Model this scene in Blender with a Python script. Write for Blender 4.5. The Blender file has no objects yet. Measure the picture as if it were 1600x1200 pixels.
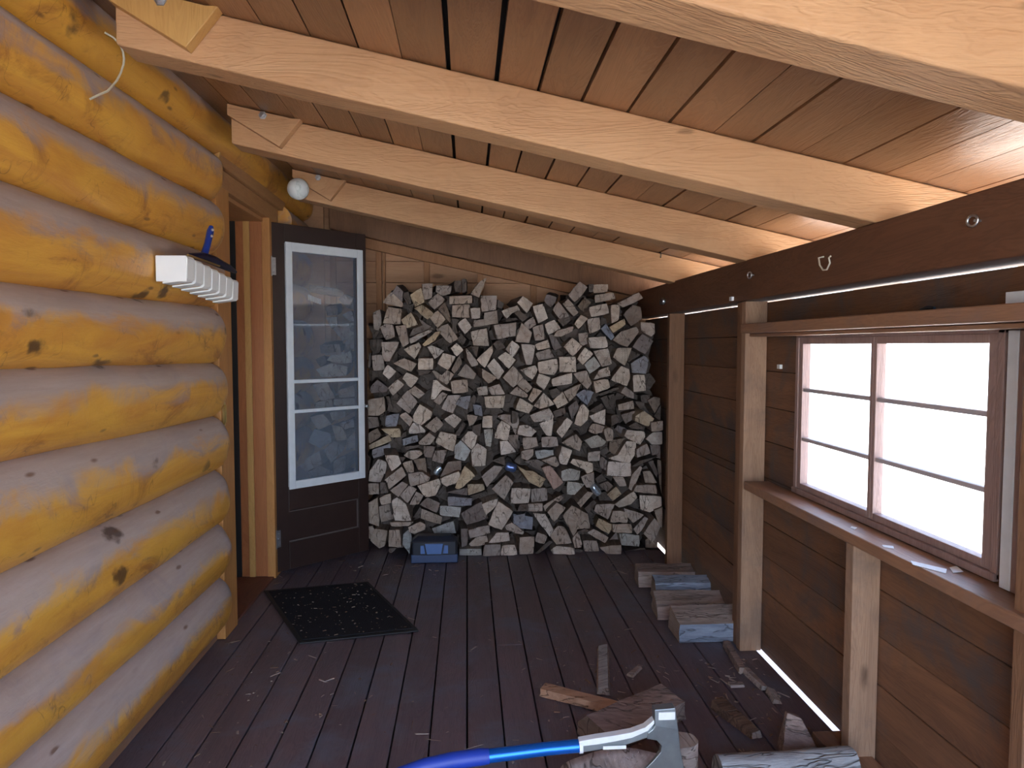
import bpy, bmesh, math, random
from mathutils import Vector, Matrix, noise
R = random.Random(7)
PI = math.pi
sc = bpy.context.scene
COL = sc.collection

# ---------------------------------------------------------------- camera
cam = bpy.data.cameras.new('camera'); camo = bpy.data.objects.new('camera', cam); COL.objects.link(camo)
rt = Vector((0.99798731, -0.06341402, 0.0)); up = Vector((0.00345381, 0.05435487, 0.99851571)); bk = Vector((-0.06331989, -0.996506, 0.05446449))
camo.matrix_world = Matrix(((rt.x, up.x, bk.x, 0), (rt.y, up.y, bk.y, 0), (rt.z, up.z, bk.z, 1.35), (0, 0, 0, 1)))
cam.sensor_width = 36; cam.lens = 1100 / 1600 * 36; cam.clip_start = .02
sc.camera = camo
sc.view_settings.view_transform = 'Standard'; sc.view_settings.look = 'None'
sc.view_settings.gamma = 1; sc.view_settings.use_curve_mapping = False
sc.view_settings.exposure = 2.45

# ---------------------------------------------------------------- sky and sun
w = bpy.data.worlds.new('sky'); sc.world = w; w.use_nodes = True
nt = w.node_tree; bg = nt.nodes['Background']
tc = nt.nodes.new('ShaderNodeTexCoord'); sp = nt.nodes.new('ShaderNodeSeparateXYZ'); rp = nt.nodes.new('ShaderNodeValToRGB')
nt.links.new(tc.outputs['Generated'], sp.inputs[0]); nt.links.new(sp.outputs['Z'], rp.inputs[0]); nt.links.new(rp.outputs[0], bg.inputs[0])
rp.color_ramp.elements[0].position = 0.0; rp.color_ramp.elements[0].color = (.76, .88, 1, 1)
rp.color_ramp.elements[1].position = .8; rp.color_ramp.elements[1].color = (.30, .48, 1, 1)
bg.inputs[1].default_value = 1.6
sun = bpy.data.lights.new('sun', 'SUN'); sun.energy = 7; sun.angle = .01; sun.color = (1, .93, .82)
so = bpy.data.objects.new('sun', sun); COL.objects.link(so)
so.rotation_euler = Vector((-.30, .80, .95)).to_track_quat('Z', 'Y').to_euler()

# ---------------------------------------------------------------- helpers
def tag(o, label=None, cat=None, group=None, kind=None):
    if label: o['label'] = label
    if cat: o['category'] = cat
    if group: o['group'] = group
    if kind: o['kind'] = kind
    return o

WLOC = {}
class MB:
    def __init__(s): s.v = []; s.f = []; s.m = []; s.sm = []
    def add(s, vs, fs, mi=0, smooth=False):
        b = len(s.v); s.v += [tuple(v) for v in vs]
        for f in fs: s.f.append([b + i for i in f]); s.m.append(mi); s.sm.append(smooth)
    def box(s, x0, x1, y0, y1, z0, z1, mi=0, M=None):
        vs = [Vector((x, y, z)) for x in (x0, x1) for y in (y0, y1) for z in (z0, z1)]
        if M: vs = [M @ v for v in vs]
        s.add(vs, [(0, 1, 3, 2), (4, 6, 7, 5), (0, 4, 5, 1), (2, 3, 7, 6), (0, 2, 6, 4), (1, 5, 7, 3)], mi)
    def prism(s, pts, fn, d0, d1, mi=0, smooth=False):   # fn(a, b, d) -> 3d
        n = len(pts); vs = [fn(a, b, d0) for a, b in pts] + [fn(a, b, d1) for a, b in pts]
        s.add(vs, [tuple(range(n))[::-1], tuple(range(n, 2 * n))] + [(i, (i + 1) % n, n + (i + 1) % n, n + i) for i in range(n)], mi, smooth)
    def tube(s, path, r, n=8, mi=0, closed=False, cap=True):
        P = [Vector(p) for p in path]; k = len(P); rr = r if isinstance(r, (list, tuple)) else [r] * k
        vs = []; prev = None
        for i, p in enumerate(P):
            t = (P[(i + 1) % k] - P[i - 1]) if closed else (P[min(i + 1, k - 1)] - P[max(i - 1, 0)])
            t.normalize()
            a = prev if prev is not None else Vector((.13, .31, .94))
            a = (a - t * a.dot(t))
            if a.length < 1e-3: a = Vector((1, 0, 0)) - t * t.x
            a.normalize(); prev = a; b = t.cross(a)
            vs += [p + (a * math.cos(2 * PI * j / n) + b * math.sin(2 * PI * j / n)) * rr[i] for j in range(n)]
        fs = []
        for i in range(k if closed else k - 1):
            i2 = (i + 1) % k
            fs += [(i * n + j, i * n + (j + 1) % n, i2 * n + (j + 1) % n, i2 * n + j) for j in range(n)]
        s.add(vs, fs, mi, True)
        if cap and not closed:
            s.add(vs[:n], [tuple(range(n))[::-1]], mi); s.add(vs[-n:], [tuple(range(n))], mi)
    def lathe(s, prof, n=24, mi=0, M=None, smooth=True):
        vs = []
        for r, z in prof: vs += [Vector((r * math.cos(2 * PI * j / n), r * math.sin(2 * PI * j / n), z)) for j in range(n)]
        if M: vs = [M @ v for v in vs]
        fs = [(i * n + j, i * n + (j + 1) % n, (i + 1) * n + (j + 1) % n, (i + 1) * n + j) for i in range(len(prof) - 1) for j in range(n)]
        s.add(vs, fs, mi, smooth)
    def build(s, name, mats, parent=None, bevel=0, seg=2, weld=False, origin=None):
        me = bpy.data.meshes.new(name)
        o0 = Vector(origin) if origin is not None else Vector((0, 0, 0))
        me.from_pydata([tuple(Vector(v) - o0) for v in s.v], [], s.f)
        for m in (mats if isinstance(mats, (list, tuple)) else [mats]): me.materials.append(m)
        me.polygons.foreach_set('material_index', s.m); me.polygons.foreach_set('use_smooth', s.sm)
        bm = bmesh.new(); bm.from_mesh(me)
        if weld: bmesh.ops.remove_doubles(bm, verts=bm.verts, dist=1e-5)
        bmesh.ops.recalc_face_normals(bm, faces=bm.faces); bm.to_mesh(me); bm.free()
        o = bpy.data.objects.new(name, me); COL.objects.link(o); o.location = o0
        if parent is not None:
            o.parent = parent; o.location = o0 - WLOC[parent.name]
        WLOC[o.name] = o0
        if bevel:
            b = o.modifiers.new('bevel', 'BEVEL'); b.width = bevel; b.segments = seg; b.limit_method = 'ANGLE'; b.angle_limit = .6
        return o

def empty(name, loc=(0, 0, 0)):
    o = bpy.data.objects.new(name, None); COL.objects.link(o); o.location = loc; o.empty_display_size = .1; WLOC[o.name] = Vector(loc)
    return o

# ---------------------------------------------------------------- materials
class G:
    def __init__(s, name):
        s.mat = bpy.data.materials.new(name); s.mat.use_nodes = True; s.t = s.mat.node_tree
        s.b = s.t.nodes['Principled BSDF']; s.out = s.t.nodes['Material Output']
    def n(s, typ, **kw):
        nd = s.t.nodes.new('ShaderNode' + typ)
        for k, v in kw.items():
            if k.startswith('i_'):
                key = k[2:].replace('_', ' ')
                nd.inputs[int(key) if key.isdigit() else key].default_value = v
            else: setattr(nd, k, v)
        return nd
    def l(s, a, b): s.t.links.new(a, b)
    def put(s, x, inp):
        if hasattr(x, 'is_linked') or hasattr(x, 'links'): s.l(x, inp)
        else: inp.default_value = x
    def math(s, op, a, b=0.0, c=None, clamp=False):
        nd = s.n('Math', operation=op); nd.use_clamp = clamp
        s.put(a, nd.inputs[0]); s.put(b, nd.inputs[1])
        if c is not None: s.put(c, nd.inputs[2])
        return nd.outputs[0]
    def mix(s, f, a, b, mode='MIX'):
        nd = s.n('Mix', data_type='RGBA', blend_type=mode)
        s.put(f, nd.inputs[0])
        for x, i in ((a, 6), (b, 7)):
            s.put((*x, 1) if isinstance(x, tuple) and len(x) == 3 else x, nd.inputs[i])
        return nd.outputs[2]
    def ss(s, x, a, b):   # smooth step between a and b
        nd = s.n('MapRange', interpolation_type='SMOOTHSTEP'); s.put(x, nd.inputs[0])
        nd.inputs[1].default_value = a; nd.inputs[2].default_value = b
        return nd.outputs[0]
    def coord(s, scale=(1, 1, 1), rnd=None, src='Object'):
        c = s.n('TexCoord').outputs[src]
        if rnd is not None:
            cb = s.n('CombineXYZ'); 
            s.l(s.math('MULTIPLY', rnd, 37.0), cb.inputs[0]); s.l(s.math('MULTIPLY', rnd, 91.0), cb.inputs[1]); s.l(s.math('MULTIPLY', rnd, 53.0), cb.inputs[2])
            va = s.n('VectorMath', operation='ADD'); s.l(c, va.inputs[0]); s.l(cb.outputs[0], va.inputs[1]); c = va.outputs[0]
        m = s.n('VectorMath', operation='MULTIPLY'); s.l(c, m.inputs[0]); m.inputs[1].default_value = scale
        return m.outputs[0]
    def noise(s, vec, scale=1, detail=5, rough=.6, dist=0):
        nd = s.n('TexNoise', i_Scale=scale, i_Detail=detail, i_Roughness=rough, i_Distortion=dist); s.l(vec, nd.inputs['Vector']); return nd.outputs[0]
    def bump(s, h, strength=.3, dist=.01):
        nd = s.n('Bump', i_Strength=strength, i_Distance=dist); s.l(h, nd.inputs['Height']); s.l(nd.outputs[0], s.b.inputs['Normal'])
    def fin(s, col=None, rough=None, spec=None, metal=None):
        if col is not None: s.put((*col, 1) if isinstance(col, tuple) and len(col) == 3 else col, s.b.inputs['Base Color'])
        if rough is not None: s.put(rough, s.b.inputs['Roughness'])
        if spec is not None: s.b.inputs['Specular IOR Level'].default_value = spec
        if metal is not None: s.b.inputs['Metallic'].default_value = metal
        return s.mat

def plain(name, col, rough=.5, metal=0, spec=.5, var=.12, scale=30, bump=.0):
    g = G(name); c = g.coord()
    n = g.noise(c, scale, 5)
    cc = g.mix(n, tuple(x * (1 - var) for x in col), tuple(min(1, x * (1 + var)) for x in col))
    if bump: g.bump(n, bump, .004)
    return g.fin(cc, rough, spec, metal)

def wood(name, base, dark, axis='Y', rough=.65, spec=.3, isl=.18, knots=.5, grain=1.0, bump=.25, dirt_sheen=None, dirt_sheen_amt=0., kn_scale=1., fine=.5, band=.28):
    g = G(name)
    rnd = g.n('NewGeometry').outputs['Random Per Island'] if isl else None
    ax = 'XYZ'.index(axis)
    def sc_(al, ac): v = [ac] * 3; v[ax] = al; return tuple(v)
    c1 = g.coord(sc_(1.2, 11 * grain), rnd); c2 = g.coord(sc_(4, 110 * grain), rnd); c3 = g.coord(sc_(1.9 * kn_scale, 5.5 * kn_scale), rnd)
    n1 = g.noise(c1, 1, 4, .6, 1.2); n2 = g.noise(c2, 1, 4, .7, .3)
    # cathedral grain: bands of a distorted noise field
    bands = g.math('FRACT', g.math('MULTIPLY', n1, 13.0))
    bands = g.ss(g.math('ABSOLUTE', g.math('SUBTRACT', bands, .5)), .10, .5)
    f = g.math('ADD', g.math('MULTIPLY', g.ss(n1, .35, .7), .45), g.math('MULTIPLY', bands, band))
    f = g.math('ADD', f, g.math('MULTIPLY', g.math('SUBTRACT', n2, .5), fine))
    col = g.mix(g.math('MINIMUM', g.math('MAXIMUM', f, 0), 1), base, dark)
    if knots:
        v = g.n('TexVoronoi', feature='F1', i_Scale=1.0); v.inputs['Randomness'].default_value = 1
        wob = g.n('VectorMath', operation='ADD'); g.l(c3, wob.inputs[0])
        nn = g.n('TexNoise', i_Scale=6, i_Detail=3); g.l(c3, nn.inputs['Vector'])
        sc2 = g.n('VectorMath', operation='SCALE'); g.l(nn.outputs['Color'], sc2.inputs[0]); sc2.inputs['Scale'].default_value = .12; g.l(sc2.outputs[0], wob.inputs[1])
        g.l(wob.outputs[0], v.inputs['Vector'])
        k = g.math('SUBTRACT', 1.0, g.ss(v.outputs['Distance'], .05, .13))
        sc3 = g.n('SeparateColor'); g.l(v.outputs['Color'], sc3.inputs[0])
        k = g.math('MULTIPLY', k, g.ss(sc3.outputs[0], .45, .55))
        col = g.mix(g.math('MULTIPLY', k, knots), col, tuple(x * .35 for x in dark))
    if isl:
        val = g.math('ADD', g.math('MULTIPLY', rnd, 2 * isl), 1 - isl)
        cb = g.n('CombineXYZ'); [g.l(val, cb.inputs[i]) for i in range(3)]
        col = g.mix(1.0, col, cb.outputs[0], 'MULTIPLY')
    if dirt_sheen:
        nd = g.noise(g.coord((1, 1, 1)), 3.5, 6, .65, .5)
        col = g.mix(g.math('MULTIPLY', g.ss(nd, .45, .7), dirt_sheen_amt), col, dirt_sheen)
    g.bump(g.math('ADD', n2, g.math('MULTIPLY', bands, .4)), bump, .004)
    return g.fin(col, rough, spec)

M_raf = wood('rafter_wood', (.58, .335, .170), (.46, .235, .108), 'X', .55, isl=.06, knots=.6, grain=.6, bump=.5, kn_scale=1.9, band=.10, dirt_sheen=(.30, .16, .08), dirt_sheen_amt=.25)
M_ceil = wood('ceiling_board_wood', (.30, .145, .065), (.185, .08, .034), 'Y', .32, .6, isl=.22, knots=.5, bump=.25)
M_beam = wood('dark_beam_wood', (.155, .070, .038), (.085, .038, .022), 'Y', .6, .3, isl=0, knots=.6, grain=.6)
M_side = wood('dark_siding_wood', (.20, .098, .052), (.11, .054, .033), 'Y', .6, .3, isl=.28, knots=.6, dirt_sheen=(.085, .078, .078), dirt_sheen_amt=.8)
M_backs = wood('back_siding_wood', (.52, .30, .17), (.40, .20, .11), 'X', .65, .3, isl=.1, knots=.7)
M_studl = wood('weathered_stud_wood', (.40, .25, .16), (.24, .14, .09), 'Z', .7, .2, isl=.05, knots=.8, dirt_sheen=(.16, .12, .10), dirt_sheen_amt=.6)
M_studb = wood('brown_stud_wood', (.25, .13, .07), (.16, .08, .045), 'Z', .6, .3, isl=.05, knots=.5)
M_backst = wood('back_stud_wood', (.40, .20, .095), (.28, .125, .06), 'Z', .65, .3, isl=.05, knots=.5)
M_ledge = wood('window_ledge_wood', (.33, .175, .10), (.21, .11, .07), 'Y', .5, .4, isl=.05, knots=.5, dirt_sheen=(.17, .15, .16), dirt_sheen_amt=.35)
M_frame = wood('window_frame_wood', (.34, .23, .205), (.22, .14, .125), 'Z', .5, .4, isl=.08, knots=.2)
M_munt = plain('bloom_pale_muntin', (.45, .40, .41), .5)  # muntin colour lifted to paint in the bloom of the window
M_floor = wood('painted_floor_wood', (.140, .100, .110), (.080, .062, .075), 'Y', .42, .5, isl=.16, knots=.3, bump=.35, dirt_sheen=(.13, .14, .18), dirt_sheen_amt=.85)  # patches mix dust with the bluish sky sheen, painted into the colour
M_cas = wood('door_casing_wood', (.58, .275, .085), (.43, .18, .05), 'Z', .45, .4, isl=.05, knots=.5)
M_casd = wood('door_header_wood', (.50, .26, .11), (.36, .17, .07), 'Y', .45, .4, isl=.08, knots=.4)
M_jy = wood('yellow_jamb_wood', (.62, .36, .12), (.50, .26, .08), 'Z', .45, .4, isl=0, knots=.1)
M_jr = wood('red_jamb_wood', (.45, .17, .06), (.34, .11, .04), 'Z', .45, .4, isl=0, knots=.1)
M_thr = wood('threshold_wood', (.20, .075, .05), (.12, .045, .03), 'Y', .5, .4, isl=0, knots=.2)
M_door = plain('dark_brown_door_paint', (.032, .017, .014), .4, var=.25, scale=14)
M_white = plain('white_door_paint', (.70, .74, .78), .5, var=.1, scale=20)
M_whitep = plain('white_plastic', (.86, .88, .88), .4, var=.02)
M_black = plain('black_rubber', (.012, .012, .014), .6)
M_void = plain('dark_gap', (.01, .008, .007), .9)
M_steel = plain('galvanised_steel', (.55, .57, .6), .35, 1, var=.2, scale=60)
M_dsteel = plain('dark_steel', (.16, .14, .12), .4, .9, var=.3, scale=60)
M_brass = plain('brass', (.75, .6, .25), .3, 1)
M_oldw = plain('weathered_white_board', (.62, .65, .68), .7, var=.25, scale=9)

def glass(name, haze=0.0, hcol=(.2, .24, .3), refl=1.0):
    g = G(name); t = g.t
    tr = g.n('BsdfTransparent'); tr.inputs[0].default_value = (.97, .98, .98, 1)
    gl = g.n('BsdfGlossy', i_Roughness=.03); lw = g.n('LayerWeight', i_Blend=.5)
    mx = g.n('MixShader'); g.l(g.math('MULTIPLY', g.math('MULTIPLY_ADD', g.math('POWER', lw.outputs['Facing'], 5.0), .96, .04), refl), mx.inputs[0]); g.l(tr.outputs[0], mx.inputs[1]); g.l(gl.outputs[0], mx.inputs[2])
    last = mx.outputs[0]
    if haze:
        df = g.n('BsdfDiffuse'); df.inputs[0].default_value = (*hcol, 1)
        m2 = g.n('MixShader')
        nz = g.noise(g.coord(), 4, 3)
        g.l(g.math('MULTIPLY_ADD', nz, .2, haze - .1), m2.inputs[0]); g.l(last, m2.inputs[1]); g.l(df.outputs[0], m2.inputs[2]); last = m2.outputs[0]
    g.l(last, g.out.inputs[0]); return g.mat
M_glass = glass('window_glass'); M_dglass = glass('dusty_door_glass', .22, (.26, .33, .44), 1.0)

def log_mat():
    g = G('varnished_log'); geo = g.n('NewGeometry')
    c = g.coord((7, 1.1, 7)); n = g.noise(c, 1, 6, .65, 1.5)
    fine = g.noise(g.coord((60, 6, 60)), 1, 4, .7)
    mott = g.noise(g.coord((5, 3, 5)), 1, 6, .7, 1.0)
    col = g.mix(g.ss(n, .3, .7), (.76, .40, .062), (.60, .26, .045))
    col = g.mix(g.math('MULTIPLY', g.ss(mott, .50, .70), .8), col, (.30, .10, .022))
    # thin checks running across the grain in the varnish
    ck = g.noise(g.coord((5, 9, 5)), 1, 2, .4, .6)
    line = g.math('SUBTRACT', 1, g.ss(g.math('ABSOLUTE', g.math('SUBTRACT', ck, .5)), 0, .007))
    line = g.math('MULTIPLY', line, g.ss(mott, .42, .58))
    col = g.mix(g.math('MULTIPLY', line, .55), col, (.17, .06, .015))
    # knots and bark scars
    cc = g.coord((3.0, 2.2, 3.0)); v = g.n('TexVoronoi', i_Scale=1.6)
    nn = g.n('TexNoise', i_Scale=7, i_Detail=4); g.l(cc, nn.inputs['Vector'])
    s2 = g.n('VectorMath', operation='SCALE'); g.l(nn.outputs['Color'], s2.inputs[0]); s2.inputs['Scale'].default_value = .22
    va = g.n('VectorMath', operation='ADD'); g.l(cc, va.inputs[0]); g.l(s2.outputs[0], va.inputs[1]); g.l(va.outputs[0], v.inputs['Vector'])
    sc3 = g.n('SeparateColor'); g.l(v.outputs['Color'], sc3.inputs[0])
    k = g.math('MULTIPLY', g.math('SUBTRACT', 1, g.ss(v.outputs['Distance'], .09, .19)), g.ss(sc3.outputs[1], .25, .35))
    # bleached, dusty upper faces: varnish has weathered off where dust settles
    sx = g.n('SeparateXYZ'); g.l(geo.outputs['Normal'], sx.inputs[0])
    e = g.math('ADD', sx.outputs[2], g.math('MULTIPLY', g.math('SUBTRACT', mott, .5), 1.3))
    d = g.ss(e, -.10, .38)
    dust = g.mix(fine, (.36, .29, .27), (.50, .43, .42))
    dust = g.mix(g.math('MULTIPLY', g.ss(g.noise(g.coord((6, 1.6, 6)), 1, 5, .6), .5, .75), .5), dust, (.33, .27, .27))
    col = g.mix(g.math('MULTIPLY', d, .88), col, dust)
    col = g.mix(g.math('MULTIPLY', k, .85), col, (.055, .028, .018))
    v2 = g.n('TexVoronoi', i_Scale=1.0); g.l(g.coord((26, 9, 26)), v2.inputs['Vector']); s4 = g.n('SeparateColor'); g.l(v2.outputs['Color'], s4.inputs[0])
    fl = g.math('MULTIPLY', g.math('SUBTRACT', 1, g.ss(v2.outputs['Distance'], .10, .26)), g.ss(s4.outputs[0], .80, .86))
    col = g.mix(g.math('MULTIPLY', fl, .75), col, (.14, .055, .022))
    g.bump(g.math('ADD', fine, g.math('MULTIPLY', mott, 2.0)), .35, .006)
    rough = g.math('MULTIPLY_ADD', d, .35, .38)
    return g.fin(col, rough, .45)
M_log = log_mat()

def fw_end():
    g = G('split_wood_end_grain'); oi = g.n('ObjectInfo'); rnd = oi.outputs['Random']
    c = g.coord((1, .3, 1), rnd)
    n = g.noise(c, 16, 6, .7, .4); big = g.noise(c, 5, 3, .5)
    wv = g.n('TexWave', wave_type='RINGS', rings_direction='Y', i_Scale=34, i_Distortion=5, i_Detail=3); g.l(c, wv.inputs['Vector'])
    ck = g.noise(g.coord((2.2, .3, .7), rnd), 9, 2, .4, .5)
    line = g.math('SUBTRACT', 1, g.ss(g.math('ABSOLUTE', g.math('SUBTRACT', ck, .5)), 0, .016))
    saw = g.noise(g.coord((12, 1, 150), rnd), 1, 3, .7, .6)
    col = g.mix(g.ss(n, .3, .75), oi.outputs['Color'], g.mix(1.0, oi.outputs['Color'], (.62, .56, .52), 'MULTIPLY'))
    col = g.mix(g.math('MULTIPLY', wv.outputs[0], .16), col, (.12, .085, .06))
    col = g.mix(g.math('MULTIPLY', g.ss(big, .55, .7), .35), col, (.20, .17, .16))
    col = g.mix(g.math('MULTIPLY', g.ss(saw, .5, .75), .45), col, (.17, .13, .11)); col = g.mix(g.math('MULTIPLY', line, .75), col, (.05, .035, .028))
    g.bump(g.math('SUBTRACT', n, g.math('MULTIPLY', line, .6)), .5, .006)
    return g.fin(col, .85, .15)
def fw_side():
    g = G('split_wood_side'); oi = g.n('ObjectInfo'); rnd = oi.outputs['Random']
    n = g.noise(g.coord((50, 5, 50), rnd), 1, 5, .7); b = g.noise(g.coord((7, 2, 7), rnd), 1, 3)
    col = g.mix(1.0, oi.outputs['Color'], g.mix(g.ss(n, .3, .7), (.52, .44, .39), (.27, .23, .215)), 'MULTIPLY')
    col = g.mix(g.math('MULTIPLY', g.ss(b, .5, .6), .6), col, (.10, .085, .08))
    g.bump(n, .6, .006)
    return g.fin(col, .85, .15)
M_end = fw_end(); M_fs = fw_side()
def bark(name, a, b, axis='X'):
    g = G(name); s = {'X': (6, 38, 38), 'Y': (38, 6, 38), 'Z': (38, 38, 6)}[axis]
    c = g.coord(s); n = g.noise(c, 1, 5, .7, .6)
    ck = g.math('SUBTRACT', 1, g.ss(g.math('ABSOLUTE', g.math('SUBTRACT', g.noise(c, .5, 3, .6, .5), .5)), 0, .022))
    col = g.mix(g.ss(n, .3, .7), a, b); col = g.mix(g.math('MULTIPLY', ck, .45), col, (.07, .06, .058))
    g.bump(g.math('SUBTRACT', n, ck), .8, .008)
    return g.fin(col, .85, .15)
M_barkp = bark('pale_bark', (.46, .48, .50), (.28, .29, .31)); M_barkb = bark('blue_grey_bark', (.34, .40, .50), (.20, .24, .31)); M_barkd = bark('brown_bark', (.20, .13, .09), (.08, .05, .04))
M_spl = bark('split_face_grey', (.34, .26, .23), (.20, .145, .13)); M_splo = bark('split_face_orange', (.52, .33, .22), (.38, .22, .14)); M_splp = bark('split_face_pale', (.46, .38, .34), (.30, .235, .21))

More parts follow.
